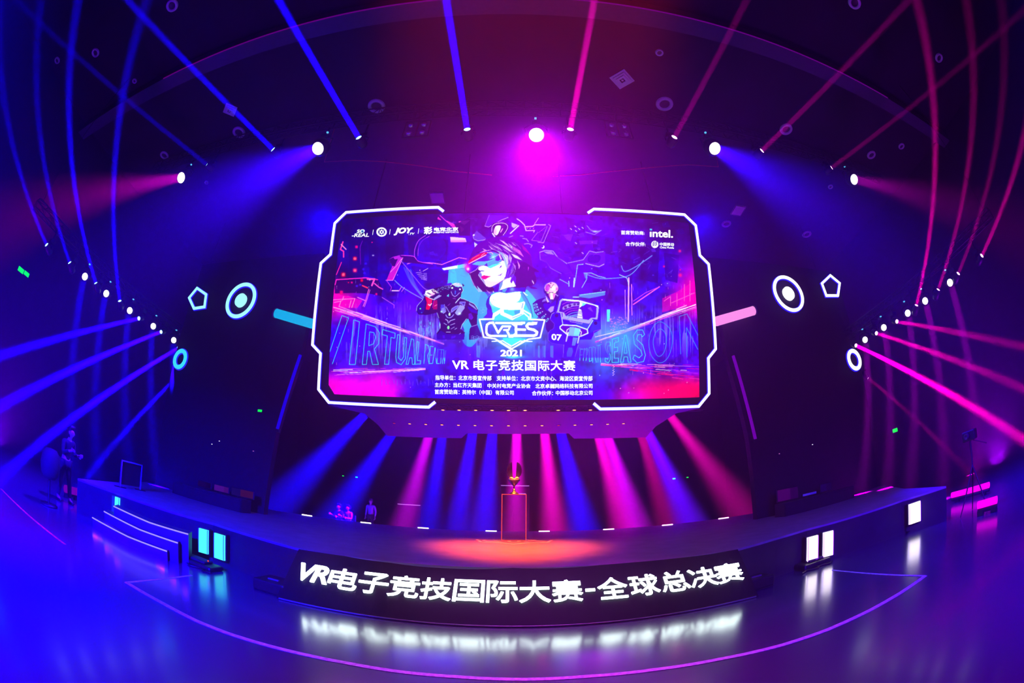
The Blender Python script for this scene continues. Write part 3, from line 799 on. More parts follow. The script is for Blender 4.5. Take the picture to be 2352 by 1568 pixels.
# hair shine
for s_, c in [([850, 350, 1000, 420, 1180, 520, 1050, 420], (230, 170, 255)), ([980, 310, 1150, 390, 1330, 520, 1430, 560, 1260, 400], (225, 205, 255)), ([1090, 230, 1200, 270, 1430, 470, 1300, 400], (235, 180, 255)), ([1400, 290, 1480, 350, 1560, 400, 1450, 360], (255, 190, 245)), ([1310, 310, 1430, 400, 1420, 490, 1370, 400], (225, 200, 255)), ([1440, 400, 1620, 510, 1720, 680, 1540, 560, 1440, 500], (225, 90, 235)), ([1380, 580, 1540, 640, 1680, 760, 1480, 690], (245, 225, 255)), ([1540, 740, 1620, 900, 1590, 990, 1570, 860], (235, 150, 255)), ([800, 360, 890, 440, 1000, 500, 880, 470], (225, 160, 255)), ([560, 570, 700, 500, 900, 490, 760, 520], (235, 150, 255)), ([650, 450, 760, 500, 690, 490], (255, 170, 240)), ([1660, 350, 1780, 460, 1900, 640, 1700, 480], (150, 10, 170)), ([1660, 920, 1790, 1000, 1720, 960], (200, 30, 200)), ([1340, 600, 1410, 700, 1380, 830, 1330, 720], (190, 160, 255)), ([1300, 880, 1380, 850, 1290, 1010], (190, 130, 255)), ([1420, 820, 1500, 900, 1510, 1050, 1470, 920], (175, 120, 255)), ([1820, 1040, 1850, 960, 1830, 900], (190, 60, 235)), ([1920, 1250, 1970, 1320, 1980, 1380, 1930, 1310], (220, 200, 255))]:
    poly('W1', s_, c, 0.92)
for _ in range(46):
    x, y = rng.uniform(760, 1500), rng.uniform(230, 560)
    line('W1', [x, y, x + 90, y + 55, x + 190, y + 160], 0.55, (45, 0, 120) if rng.random() < 0.6 else (245, 200, 255), 0.6, sm=True)
for _ in range(26):
    x, y = rng.uniform(1290, 1480), rng.uniform(760, 1050)
    line('W1', [x + 20, y, x, y + 90, x - 50, y + 190], 0.55, (170, 140, 255), 0.6, sm=True)
line('W1', [330, 1130, 360, 1230, 440, 1400, 560, 1568], 1.1, (200, 170, 255)); line('W1', [300, 1090, 310, 1250, 330, 1350], 1.4, (60, 160, 255)); poly('W1', [510, 1410, 660, 1568, 560, 1568], (150, 190, 255))
# collar, back
poly('W3', [740, 80, 960, 10, 1420, 0, 1420, 120, 1180, 110, 930, 135, 800, 100], (10, 10, 215)); poly('W3', [820, 60, 960, 20, 900, 120, 830, 110], (0, 190, 255), 0.8); spot('W3', 1080, 40, 60, 45, (110, 200, 255), 0.8)
poly('W3', [410, 420, 450, 260, 560, 160, 740, 115, 940, 140, 1180, 105, 1350, 120, 1450, 260, 1540, 460, 1600, 720, 1600, 900, 1500, 960, 1100, 980, 700, 960, 540, 800, 450, 560], (0, 200, 255), 1, True, col2=(0, 225, 255))
poly('W3', [500, 300, 560, 190, 740, 125, 940, 150, 1180, 115, 1300, 130, 1260, 330, 1080, 420, 900, 540, 700, 510, 560, 420], (253, 253, 255), 1, True); spot('W3', 1090, 260, 160, 140, (250, 253, 255), 0.9); spot('W3', 640, 420, 150, 80, (255, 240, 255), 0.7); spot('W3', 560, 350, 60, 110, (240, 200, 255), 0.5)
poly('W3', [405, 430, 450, 270, 540, 180, 500, 280, 490, 400, 540, 500, 560, 640, 450, 560], (0, 0, 190), 0.9, True); poly('W3', [430, 560, 540, 560, 600, 700, 560, 810, 330, 780, 430, 680], (60, 10, 225), 0.9)
poly('W3', [1280, 140, 1350, 130, 1450, 270, 1540, 460, 1590, 700, 1500, 560, 1400, 380], (0, 130, 255), 0.8); line('W3', [1350, 130, 1460, 290, 1550, 480, 1610, 760], 1.2, (20, 0, 140))
line('W3', [600, 290, 600, 320, 660, 335], 0.8, (150, 200, 230)); poly('W3', [580, 70, 620, 130, 585, 130], (190, 220, 255))
poly('W3', [390, 40, 540, 150, 560, 160, 480, 150], (190, 120, 245), 0.8); line('W3', [1370, 120, 1440, 190, 1470, 200], 2.0, (235, 245, 255))

# left robot
nv, nv2, hl = (14, 0, 95), (25, 5, 165), (175, 160, 255)
poly('W2', [80, 760, 130, 650, 260, 510, 330, 320, 500, 260, 760, 180, 960, 160, 1060, 110, 1180, 120, 1250, 190, 1270, 290, 1220, 420, 1210, 500, 1400, 570, 1560, 640, 1660, 790, 1640, 960, 1630, 1200, 1560, 1420, 1420, 1568, 1440, 1290, 1490, 1220, 1400, 1020, 1250, 1180, 1220, 1290, 1320, 1380, 1300, 1568, 600, 1568, 590, 1400, 680, 1290, 690, 1150, 640, 1010, 600, 870, 340, 930, 130, 920, 70, 830], nv)
poly('W2', [120, 690, 240, 540, 300, 600, 250, 870, 130, 880, 90, 800], (10, 0, 165), 0.9, True); dot('W2', 172, 768, 18, (80, 255, 140)); dot('W2', 205, 868, 10, (0, 150, 255))
poly('W2', [300, 460, 480, 520, 470, 640, 400, 800, 310, 790, 340, 620], (225, 0, 40)); poly('W2', [360, 500, 470, 560, 440, 700, 380, 720], (255, 30, 90), 0.8); poly('W2', [520, 560, 610, 540, 610, 790, 500, 790], (160, 0, 90)); line('W2', [380, 660, 420, 690, 460, 640], 2.2, (255, 200, 245)); line('W2', [490, 740, 520, 570], 1.4, (215, 0, 190)); line('W2', [540, 700, 600, 670], 1.2, (255, 120, 200))
poly('W2', [310, 310, 500, 260, 640, 350, 460, 440, 400, 470, 290, 400], (236, 240, 245)); poly('W2', [330, 360, 370, 350, 460, 400, 420, 410], (40, 10, 120)); poly('W2', [450, 290, 500, 270, 620, 350, 560, 390, 500, 360], (90, 20, 120)); line('W2', [270, 410, 420, 500, 530, 540, 700, 440], 1.6, (225, 220, 255)); poly('W2', [520, 500, 660, 410, 700, 450, 550, 540], (165, 150, 255)); spot('W2', 480, 410, 60, 40, (255, 90, 220), 0.6); line('W2', [500, 290, 520, 330, 560, 320, 600, 360], 1.4, (250, 225, 255))
for _ in range(26):
    x = rng.uniform(560, 930); y = 330 - (x - 560) * 0.33 + rng.uniform(-60, 60)
    line('W2', [x, y, x + rng.uniform(15, 50), y - rng.uniform(-8, 22)], 0.9, (120, 150, 235), 0.85)
poly('W2', [1000, 150, 1060, 112, 1160, 118, 1230, 170, 1240, 200, 1130, 210, 1050, 180], (205, 205, 255)); poly('W2', [1060, 180, 1200, 195, 1160, 215, 1070, 200], (120, 210, 255)); line('W2', [950, 190, 1000, 140, 1100, 108, 1200, 130, 1250, 200], 1.0, (240, 245, 255), sm=True)
poly('W2', [960, 200, 1240, 220, 1240, 300, 1130, 450, 1040, 470, 980, 360], (12, 5, 130), 0.9); dot('W2', 993, 235, 24, (225, 255, 225)); dot('W2', 1192, 270, 22, (225, 255, 225)); line('W2', [965, 330, 1000, 420, 1060, 460, 1110, 430, 1180, 360], 1.2, hl); poly('W2', [1060, 300, 1090, 310, 1080, 400, 1055, 400], (0, 90, 255)); poly('W2', [850, 440, 910, 390, 910, 470], (70, 210, 255)); poly('W2', [1240, 110, 1310, 170, 1270, 210], nv); line('W2', [1245, 200, 1275, 300, 1230, 370], 1.0, (200, 220, 255))
line('W2', [1010, 505, 1080, 515], 1.2, (150, 60, 220)); line('W2', [1080, 620, 1180, 500, 1210, 480], 2.0, (190, 200, 255)); line('W2', [1220, 510, 1300, 520, 1400, 570], 1.0, (200, 190, 255))
poly('W2', [700, 660, 790, 660, 830, 850, 770, 900, 700, 860, 690, 740], (60, 60, 245), 0.8); poly('W2', [720, 760, 780, 740, 820, 850, 770, 890, 710, 860], (140, 140, 255), 0.8); spot('W2', 715, 845, 26, 22, (200, 255, 235), 0.95); line('W2', [790, 660, 830, 840, 770, 890], 0.9, hl); line('W2', [830, 720, 880, 800, 930, 880], 1.4, (150, 140, 255)); line('W2', [880, 690, 940, 640], 1.0, (150, 60, 210))
poly('W2', [960, 870, 980, 770, 1080, 700, 1160, 680, 1120, 760, 1000, 860], (95, 90, 255), 0.9); line('W2', [960, 870, 980, 770, 1090, 700, 1160, 690, 1110, 770, 990, 850], 0.9, hl); poly('W2', [1060, 880, 1190, 670, 1310, 710, 1310, 760, 1180, 930, 1120, 940], (150, 150, 255)); spot('W2', 1185, 895, 40, 34, (225, 250, 255), 0.9); poly('W2', [1190, 590, 1330, 590, 1320, 690, 1280, 700, 1240, 650, 1180, 640], (100, 95, 250), 0.9); line('W2', [1190, 590, 1330, 590, 1320, 690, 1270, 700, 1240, 650, 1180, 640], 0.8, hl, closed=True); poly('W2', [1250, 620, 1310, 630, 1290, 670], (30, 0, 130))
dot('W2', 925, 915, 24, (210, 255, 215), 38); line('W2', [830, 930, 860, 980, 910, 1005, 980, 980, 1030, 920], 2.0, (140, 130, 255), sm=True); line('W2', [820, 1040, 880, 1080, 890, 1140], 1.6, (180, 170, 255)); line('W2', [910, 1130, 940, 1080, 1060, 1040], 1.6, (180, 170, 255)); line('W2', [905, 1000, 905, 1140], 0.9, (10, 0, 60))
dot('W2', 895, 1255, 28, (140, 255, 170), 44); line('W2', [780, 1140, 850, 1185], 1.2, hl); line('W2', [950, 1190, 1060, 1150], 1.2, hl); line('W2', [960, 1290, 1050, 1240], 1.0, hl); line('W2', [840, 1370, 940, 1370], 1.4, (190, 180, 255)); line('W2', [1060, 1300, 1110, 1270], 1.2, hl); line('W2', [1170, 1430, 1210, 1400], 1.2, hl); poly('W2', [970, 1480, 1090, 1460, 1070, 1510, 970, 1550], (110, 20, 205)); poly('W2', [740, 1450, 800, 1450, 810, 1530, 750, 1530], (110, 10, 195))
poly('W2', [600, 1568, 590, 1440, 700, 1330, 850, 1420, 1200, 1420, 1310, 1400, 1300, 1568], (12, 0, 225), 0.55)
poly('W2', [1420, 620, 1540, 690, 1640, 800, 1600, 790, 1510, 720, 1420, 660], (150, 150, 255), 0.9); line('W2', [1430, 590, 1560, 650, 1650, 780], 0.9, (220, 220, 255), sm=True); poly('W2', [1390, 700, 1620, 820, 1640, 900, 1480, 860, 1400, 760], (15, 0, 205), 0.85); poly('W2', [1410, 900, 1480, 880, 1540, 1000, 1490, 1060, 1420, 1020], (90, 20, 225), 0.8)
poly('W2', [1480, 1240, 1640, 1180, 1760, 1480, 1568, 1568, 1430, 1568], (18, 0, 130), 0.9); line('W2', [1490, 1230, 1640, 1180], 1.0, hl)
for k in range(10):
    x, y = 1480 + 62 * (k % 4), 1480 + 50 * (k // 4) + 25 * (k % 2)
    line('W2', [x, y, x + 30, y - 18, x + 60, y, x + 60, y + 32, x + 30, y + 50, x, y + 32], 0.6, (120, 150, 255), closed=True)
for x, y in [(1740, 770), (1830, 770), (1785, 830), (1740, 850)]:
    line('W2', [x - 45, y, x - 22, y - 40, x + 22, y - 40, x + 45, y, x + 22, y + 40, x - 22, y + 40], 0.6, (110, 180, 255), closed=True)
line('W2', [70, 830, 90, 700, 240, 530], 0.9, (180, 180, 255)); line('W2', [600, 870, 650, 1010], 0.9, (170, 190, 255)); line('W2', [680, 1160, 680, 1270], 1.4, (170, 190, 255)); line('W2', [1360, 1030, 1250, 1180, 1215, 1290], 1.2, (170, 220, 255))

# right robot with the shield
poly('W4', [90, 640, 180, 560, 260, 520, 420, 480, 460, 560, 560, 640, 720, 480, 800, 420, 700, 1000, 620, 900, 660, 1160, 620, 1300, 500, 1400, 440, 1300, 430, 1100, 260, 1000, 150, 880], (20, 0, 150))
poly('W4', [380, 640, 560, 640, 700, 560, 640, 840, 480, 830, 400, 760], (25, 0, 235), 0.9, True); poly('W4', [480, 800, 560, 720, 650, 700, 620, 830, 560, 870], (170, 140, 255)); poly('W4', [330, 600, 360, 540, 430, 500, 440, 570], (140, 120, 255), 0.8)
for x, y, a_ in [(165, 665, -15), (180, 735, -15), (210, 810, -22), (260, 890, -28), (365, 980, -35), (470, 1060, -55)]:
    c_, s_ = math.cos(R(a_)), math.sin(R(a_))
    poly('W4', [v for u_, w_ in ((-52, -22), (52, -22), (52, 22), (-52, 22)) for v in (x + u_ * c_ - w_ * s_, y + u_ * s_ + w_ * c_)], (110, 190, 255)); poly('W4', [v for u_, w_ in ((-34, -10), (30, -10), (30, 12), (-34, 12)) for v in (x + u_ * c_ - w_ * s_, y + u_ * s_ + w_ * c_)], (20, 10, 160))
for x, y in [(300, 760), (345, 845), (430, 915)]: dot('W4', x, y, 14, (200, 200, 255))
poly('W4', [370, 300, 400, 230, 420, 380, 390, 370], nv2); poly('W4', [400, 300, 410, 200, 480, 120, 580, 92, 680, 120, 740, 200, 755, 310, 730, 450, 640, 540, 600, 560, 530, 530, 450, 440], (35, 0, 120), 1, True)
poly('W4', [410, 290, 420, 200, 490, 120, 580, 95, 680, 125, 735, 200, 740, 290, 700, 330, 580, 350, 470, 330], (255, 170, 240), 1, True); poly('W4', [420, 280, 430, 200, 490, 135, 560, 180, 520, 280, 470, 320], (170, 20, 200), 0.8, True); spot('W4', 620, 240, 90, 80, (255, 252, 240), 0.95); poly('W4', [690, 230, 740, 220, 735, 290, 690, 300], (255, 60, 210), 0.7)
line('W4', [490, 140, 530, 190, 570, 240, 600, 180, 640, 140], 1.0, (120, 0, 90)); dot('W4', 560, 115, 24, (90, 0, 110), 16); line('W4', [400, 240, 440, 150, 580, 92, 690, 130, 745, 220], 0.8, (240, 220, 255), sm=True)
poly('W4', [450, 345, 540, 360, 615, 355, 700, 320, 690, 370, 600, 370, 530, 375, 460, 365], (240, 245, 190)); dot('W4', 535, 358, 12, (20, 30, 20)); dot('W4', 615, 354, 12, (20, 30, 20))
poly('W4', [500, 390, 540, 375, 620, 375, 690, 380, 650, 500, 620, 540, 550, 540], (255, 130, 240)); poly('W4', [550, 375, 610, 375, 615, 480, 620, 520, 555, 520], (255, 250, 255)); poly('W4', [555, 520, 620, 518, 600, 550, 570, 550], (60, 100, 140)); poly('W4', [430, 440, 520, 590, 480, 610, 450, 560], (215, 190, 255)); line('W4', [690, 400, 740, 440], 1.8, (190, 170, 255))
poly('W4', [540, 1040, 580, 900, 650, 870, 780, 480, 800, 420, 900, 430, 920, 490, 1700, 640, 1750, 590, 1840, 620, 1850, 1060, 1850, 1300, 1680, 1400, 1600, 1568, 500, 1568, 500, 1380, 640, 1270, 650, 1160], (14, 0, 235)); poly('W4', [1220, 1080, 1560, 1160, 1480, 1300, 1210, 1200], (0, 60, 255)); poly('W4', [1620, 1070, 1850, 1100, 1840, 1300, 1560, 1400], (0, 50, 255), 0.7)
line('W4', [545, 1020, 590, 900, 650, 870], 1.0, hl); line('W4', [545, 1040, 655, 1160, 640, 1270, 500, 1380, 500, 1560], 1.0, (110, 60, 255)); line('W4', [1845, 1300, 1670, 1350, 1660, 1500, 1700, 1568], 1.2, (150, 60, 255))
poly('W4', [790, 560, 850, 510, 1330, 560, 1760, 690, 1800, 740, 1760, 1050, 1640, 1030, 1560, 1150, 870, 1020, 860, 880, 720, 850], (165, 165, 255)); poly('W4', [850, 515, 1320, 555, 1780, 690, 1790, 740, 1700, 700, 1320, 600, 900, 550], (235, 245, 255))
poly('W4', [830, 590, 870, 560, 1320, 600, 1690, 690, 1740, 730, 1720, 1000, 1600, 1000, 1530, 1060, 950, 960, 900, 870, 770, 840], (42, 0, 190)); poly('W4', [1390, 700, 1480, 640, 1690, 700, 1735, 740, 1715, 990, 1600, 1000, 1520, 1060, 1380, 1030], (60, 0, 250)); poly('W4', [1310, 600, 1480, 640, 1390, 700, 1340, 700], (80, 240, 255)); poly('W4', [1310, 600, 1380, 630, 1360, 700, 1290, 760], (245, 255, 255))
for k in range(7):
    line('W4', [860 + 20 * k, 660 + 62 * k, 1000 + 18 * k, 600 + 58 * k, 1290, 590 + 52 * k], 1.3, (175, 60, 235) if k < 5 else (90, 160, 255), sm=True)
poly('W4', [860, 740, 1000, 660, 1160, 620, 1300, 640, 1290, 690, 1160, 700, 1000, 760, 870, 800], (150, 135, 255), 0.95)
for x, y, r in [(940, 735, 36), (1050, 690, 38), (1172, 655, 32), (1262, 655, 28)]: dot('W4', x, y, r, (30, 0, 130)); dot('W4', x - 4, y - 12, 7, (220, 220, 255))
poly('W4', [1290, 760, 1350, 800, 1370, 900, 1380, 1020, 1240, 990, 1260, 850], (185, 175, 255)); poly('W4', [1280, 770, 1350, 810, 1290, 830], (250, 255, 255)); poly('W4', [1260, 900, 1360, 930, 1360, 955, 1255, 940], (235, 250, 255)); poly('W4', [1245, 970, 1380, 1000, 1380, 1025, 1240, 1005], (250, 255, 255)); poly('W4', [1500, 760, 1590, 720, 1650, 860], (130, 90, 255), 0.6); poly('W4', [940, 960, 1240, 930, 1240, 990, 1060, 980], (120, 180, 255), 0.7)
line('W4', [820, 880, 870, 1170], 2.2, (170, 180, 255)); line('W4', [1640, 1070, 1500, 1300], 2.4, (170, 215, 255)); line('W4', [1050, 1060, 1060, 1100, 1360, 1160, 1380, 1115], 1.1, (190, 150, 255)); line('W4', [700, 860, 880, 880, 860, 1030, 1550, 1150], 1.2, (190, 150, 255))
dot('W4', 710, 945, 46, (20, 0, 130)); dot('W4', 1715, 1140, 46, (10, 0, 130))
poly('W4', [800, 1230, 860, 1180, 1220, 1200, 1500, 1300, 1520, 1400, 1260, 1510, 1030, 1480, 800, 1280], (75, 0, 205)); line('W4', [800, 1230, 860, 1185, 1220, 1205, 1500, 1305, 1515, 1400, 1260, 1510, 1040, 1480, 800, 1280], 2.6, (225, 240, 255), closed=True)
poly('W4', [1050, 1235, 1200, 1250, 1160, 1480, 1010, 1460], (120, 175, 255)); poly('W4', [1185, 1250, 1330, 1290, 1280, 1500, 1140, 1490], (110, 220, 255)); line('W4', [1030, 1280, 980, 1310, 960, 1400], 1.6, (255, 235, 250)); line('W4', [1310, 1330, 1350, 1370, 1330, 1470], 1.6, (255, 245, 240))
# plate with the number 07, lower legs of the shield
poly('Z8', [372, 380, 372, 315, 395, 270, 535, 300, 540, 430, 410, 412], (25, 10, 225)); line('Z8', [395, 270, 372, 315, 372, 380, 410, 412, 530, 432], 0.9, (100, 80, 255))
poly('Z8', [545, 330, 720, 340, 690, 440, 640, 570, 535, 570], (40, 0, 235)); line('Z8', [540, 430, 532, 560], 0.9, (190, 200, 255)); line('Z8', [697, 430, 660, 560], 0.9, (170, 190, 255)); poly('Z8', [570, 520, 590, 460, 630, 460, 640, 500, 620, 560, 570, 560], (40, 150, 255), 0.9); line('Z8', [585, 300, 565, 390], 3.0, (235, 245, 255)); line('Z8', [705, 340, 690, 410], 3.0, (235, 245, 255)); line('Z8', [705, 465, 800, 490], 1.0, (60, 200, 255)); poly('Z8', [640, 350, 690, 355, 660, 440, 625, 440], (90, 160, 255))

# the figures fade into the haze of the street
for x0, x1 in ((1000, 1072), (1262, 1400)):
    for k in range(26):
        poly('P', [x0, 768 + k * 2, x1, 768 + k * 2, x1, 772 + k * 2, x0, 772 + k * 2], (52, 4, 250), 0.05 + 0.012 * k)
for _ in range(240):
    x, y = rng.uniform(760, 1605), rng.uniform(640, 850)
    if not 985 < x < 1390:
        line('P', [x, y, x, y + rng.uniform(2, 14)], 0.7, (150, 120, 255) if rng.random() < 0.6 else (255, 120, 240), rng.uniform(0.3, 0.8))
for _ in range(120):
    x, y = rng.uniform(1020, 1560), rng.uniform(500, 640)
    if abs(x - 1160) > 90 or y < 540:
        L_, a_ = rng.uniform(3, 20), rng.uniform(0, 6.28)
        line('P', [x, y, x + L_ * math.cos(a_), y + L_ * math.sin(a_) * 0.5], 0.7, (120, 70, 255), rng.uniform(0.3, 0.8))
# emblem
wh = (255, 255, 255)
line('W3', [1590, 1370, 560, 1385], 0.1, wh, 0.0)
poly('W3', [240, 850, 1900, 850, 1800, 1300, 1070, 1480, 340, 1270], (20, 20, 235), 0.35)
spot('W3', 1080, 1360, 300, 130, (0, 235, 255), 0.95); spot('W3', 1060, 900, 420, 90, (0, 190, 255), 0.6); spot('W3', 1100, 1010, 600, 120, (20, 60, 255), 0.35)
# head crest
poly('W3', [770, 540, 830, 480, 960, 440, 1090, 355, 1180, 385, 1270, 390, 1390, 355, 1415, 390, 1375, 540, 1370, 690, 1080, 840, 780, 700], wh); poly('W3', [860, 570, 1010, 575, 1100, 575, 1290, 570, 1280, 655, 1095, 740, 870, 640], (0, 215, 245)); poly('W3', [1130, 600, 1290, 575, 1280, 655, 1150, 700], (0, 150, 255)); line('W3', [1085, 785, 1330, 690], 1.2, (0, 140, 255)); line('W3', [1355, 410, 1330, 530], 1.6, (20, 130, 230))
line('W3', [780, 600, 620, 720, 600, 810, 240, 820, 350, 1275, 640, 1320, 1060, 1568], 3.5, wh); line('W3', [1340, 570, 1550, 690, 1550, 820, 1915, 835, 1800, 1290, 1500, 1330, 1080, 1568], 3.5, wh); line('W3', [800, 560, 600, 680, 580, 810], 3.0, wh)
line('W3', [1370, 650, 1500, 760, 1510, 820], 3.0, wh); line('W3', [640, 740, 780, 640], 1.8, wh)
line('W3', [560, 1385, 840, 1370, 1070, 1510, 1290, 1380, 1590, 1388], 2.3, wh); poly('W3', [840, 1300, 1480, 1310, 1260, 1390, 1070, 1490, 850, 1370], (0, 235, 255), 0.9)
line('W3', [1060, 1568, 1090, 1590], 3.0, wh); line('W7', [690, 10, 1060, 250], 4.0, wh); line('W7', [1400, 10, 1080, 235], 2.3, wh); line('W7', [830, 20, 1050, 170, 1290, 30], 2.3, wh)
# letters of the emblem
line('W3', [590, 905, 500, 910, 430, 960, 415, 1060, 415, 1160, 450, 1220, 520, 1245, 920, 1245], 5.5, wh, sm=False); line('W3', [585, 905, 720, 1165, 830, 1000, 1030, 1000], 5.0, wh); line('W3', [1020, 1000, 990, 1090, 870, 1092], 4.3, wh); line('W3', [940, 1100, 1020, 1260], 5.3, wh)
line('W3', [665, 912, 1390, 912], 5.0, wh); line('W3', [1090, 930, 1170, 990, 1180, 1180, 1090, 1260, 1010, 1260], 5.5, wh); poly('W3', [1320, 880, 1420, 882, 1330, 970, 1150, 970, 1150, 900], wh); line('W3', [1170, 1080, 1410, 1085], 5.8, wh); line('W3', [1180, 940, 1180, 1240], 5.3, wh); line('W3', [1060, 1240, 1640, 1240], 6.1, wh)
line('W3', [1690, 925, 1500, 930, 1450, 990, 1500, 1060, 1640, 1090, 1720, 1150, 1700, 1215, 1620, 1245], 6.1, wh, sm=False); poly('W3', [1600, 880, 1745, 885, 1620, 975, 1500, 970], wh)
spot('W7', 1110, 440, 260, 34, (0, 235, 255), 0.9); spot('W7', 1110, 460, 140, 26, (90, 250, 255), 0.7)
for x, y, w_ in [(1640, 300, 10), (1850, 300, 8), (160, 280, 90), (1880, 280, 60), (2060, 260, 80), (1740, 330, 50)]:
    poly('W7', [x, 150, x + w_, 150, x + w_, 470, x, 440], (60, 160, 255), 0.55)
for x in (330, 1760, 1885, 2085, 1960):
    line('W7', [x, 780, x + 4, 1520], 1.2, (170, 70, 255), 0.6)
poly('W7', [800, 920, 830, 800, 870, 800, 900, 920], (95, 0, 255), 0.8)

# the LED face: one vertex for each pixel of the wall
NX, NV = 900, 450
gx_, gv_ = np.meshgrid(np.linspace(SX0, SX1, NX), np.linspace(0, SV1, NV))
P3 = np.array(SO)[None] + gx_.reshape(-1, 1) * np.array([1.0, 0, 0]) + gv_.reshape(-1, 1) * np.array(SV)
q = unpx(P3)
ax, ay = np.clip((q[:, 0] - CX) * SS - 0.5, 0, W_ - 2), np.clip((q[:, 1] - CY) * SS - 0.5, 0, H_ - 2)
i0, j0 = ax.astype(int), ay.astype(int)
fx_, fy_ = (ax - i0)[:, None], (ay - j0)[:, None]
np.clip(IMG, 0, 255, out=IMG)
colr = (IMG[j0, i0] * (1 - fx_) + IMG[j0, i0 + 1] * fx_) * (1 - fy_) + (IMG[j0 + 1, i0] * (1 - fx_) + IMG[j0 + 1, i0 + 1] * fx_) * fy_
cc = colr / 255
cc = np.where(cc <= 0.04045, cc / 12.92, ((cc + 0.055) / 1.055) ** 2.4)

# ------------------------------------------------------------------ the LED screen as an object
led = bpy.data.materials.new('led_picture')
led.use_nodes = True
nt = led.node_tree
nt.nodes.clear()
o_ = nt.nodes.new('ShaderNodeOutputMaterial')
e_ = nt.nodes.new('ShaderNodeEmission')
a_ = nt.nodes.new('ShaderNodeAttribute')
a_.attribute_name = 'pixel'
e_.inputs[1].default_value = 1.25
nt.links.new(a_.outputs['Color'], e_.inputs[0])
nt.links.new(e_.outputs[0], o_.inputs[0])
led.cycles.emission_sampling = 'NONE'

screen = thing('led_screen', 'huge LED screen showing a neon city, a woman in a visor and two armoured figures', 'screen', tuple(SO))


def sp(x, v, lift=0.0):
    return SO + Vector((x, 0, 0)) + SV * v + SN * lift


me = bpy.data.meshes.new('picture')
vv = P3 - np.array(SO)[None] + np.array(SN)[None] * 0.0
idx = np.arange(NX * NV).reshape(NV, NX)
fc = np.stack([idx[:-1, :-1], idx[:-1, 1:], idx[1:, 1:], idx[1:, :-1]], -1).reshape(-1, 4)
keep = np.ones(len(fc), bool)
cxm, cvm = gx_.reshape(-1)[fc].mean(1), gv_.reshape(-1)[fc].mean(1)
keep &= (cxm - SX0) + cvm * 0.75 > 0.20                     # the chamfered corner at the lower left
fc = fc[keep]
me.vertices.add(NX * NV); me.vertices.foreach_set('co', vv.astype(np.float32).ravel())
me.loops.add(len(fc) * 4); me.loops.foreach_set('vertex_index', fc.astype(np.int32).ravel())
me.polygons.add(len(fc)); me.polygons.foreach_set('loop_start', np.arange(0, len(fc) * 4, 4, dtype=np.int32)); me.polygons.foreach_set('loop_total', np.full(len(fc), 4, dtype=np.int32))
me.update(calc_edges=True)
at = me.attributes.new('pixel', 'FLOAT_COLOR', 'POINT')
at.data.foreach_set('color', np.concatenate([cc, np.ones((len(cc), 1))], 1).astype(np.float32).ravel())
me.materials.append(led)
pic = bpy.data.objects.new('picture', me)
C.objects.link(pic)
pic.parent = screen

# cabinet and bezel behind the picture, stepped like the neon outline
cab = [(-5.26, 5.66), (-5.63, 5.29), (-5.64, 4.24), (-5.94, 3.99), (-6.0, 1.44), (-5.71, 1.17), (-5.72, 0.12), (-5.35, -0.26), (-2.28, -0.26), (-2.1, -0.12), (2.27, -0.12), (2.46, -0.27), (5.52, -0.27), (5.89, 0.1), (5.88, 1.16), (6.15, 1.43), (6.11, 4.07), (5.82, 4.34), (5.8, 5.35), (5.43, 5.71), (2.4, 5.6), (2.23, 5.46), (-2.08, 5.46), (-2.25, 5.6)]
MB().prism([sp(x, v, -0.03) for x, v in cab], -SN * 0.45).build('cabinet', 'matte', screen)
mb = MB()
for k in range(-4, 5):
    mb.box((k * 1.3 - 0.04, 11.0 + 0.0, 9.9), (k * 1.3 + 0.04, 11.08, 12.6))
hang = thing('hanging_frame', 'dark steel hangers holding the big screen from the ceiling', 'rigging', (0, 10.55, 12.8))
for x in (-4.5, -1.5, 1.5, 4.5):
    p = sp(x, 5.5, -0.3)
    MB().tube([p, (p.x, p.y, 12.8)], 0.025, 8).build('hanger', 'black', hang)

neonL = [(-2.08, 5.48), (-2.25, 5.62), (-5.26, 5.63), (-5.61, 5.28), (-5.61, 4.24), (-5.92, 3.97), (-5.97, 1.44), (-5.67, 1.18), (-5.70, 0.12), (-5.34, -0.25), (-2.28, -0.25), (-2.1, -0.1)]
neonR = [(2.23, 5.48), (2.42, 5.62), (5.41, 5.68), (5.77, 5.34), (5.79, 4.34), (6.08, 4.07), (6.12, 1.43), (5.85, 1.15), (5.86, 0.1), (5.5, -0.27), (2.46, -0.26), (2.27, -0.1)]
for nm, path in (('left', neonL), ('right', neonR)):
    nt_ = MB().strip([sp(x, v, 0.03) for x, v in path], 0.075, SN, 0.03).build('neon_frame', 'neon', screen)
    nt_['label'] = 'white neon line round the %s half of the screen' % nm
    MB().strip([sp(x, v, 0.0) for x, v in path], 0.115, SN, 0.028).build('neon_halo', 'haloblue', nt_)  # wider blue strip under the tube, glowing as its painted bloom


# ------------------------------------------------------------------ writing
_font_cache = {}


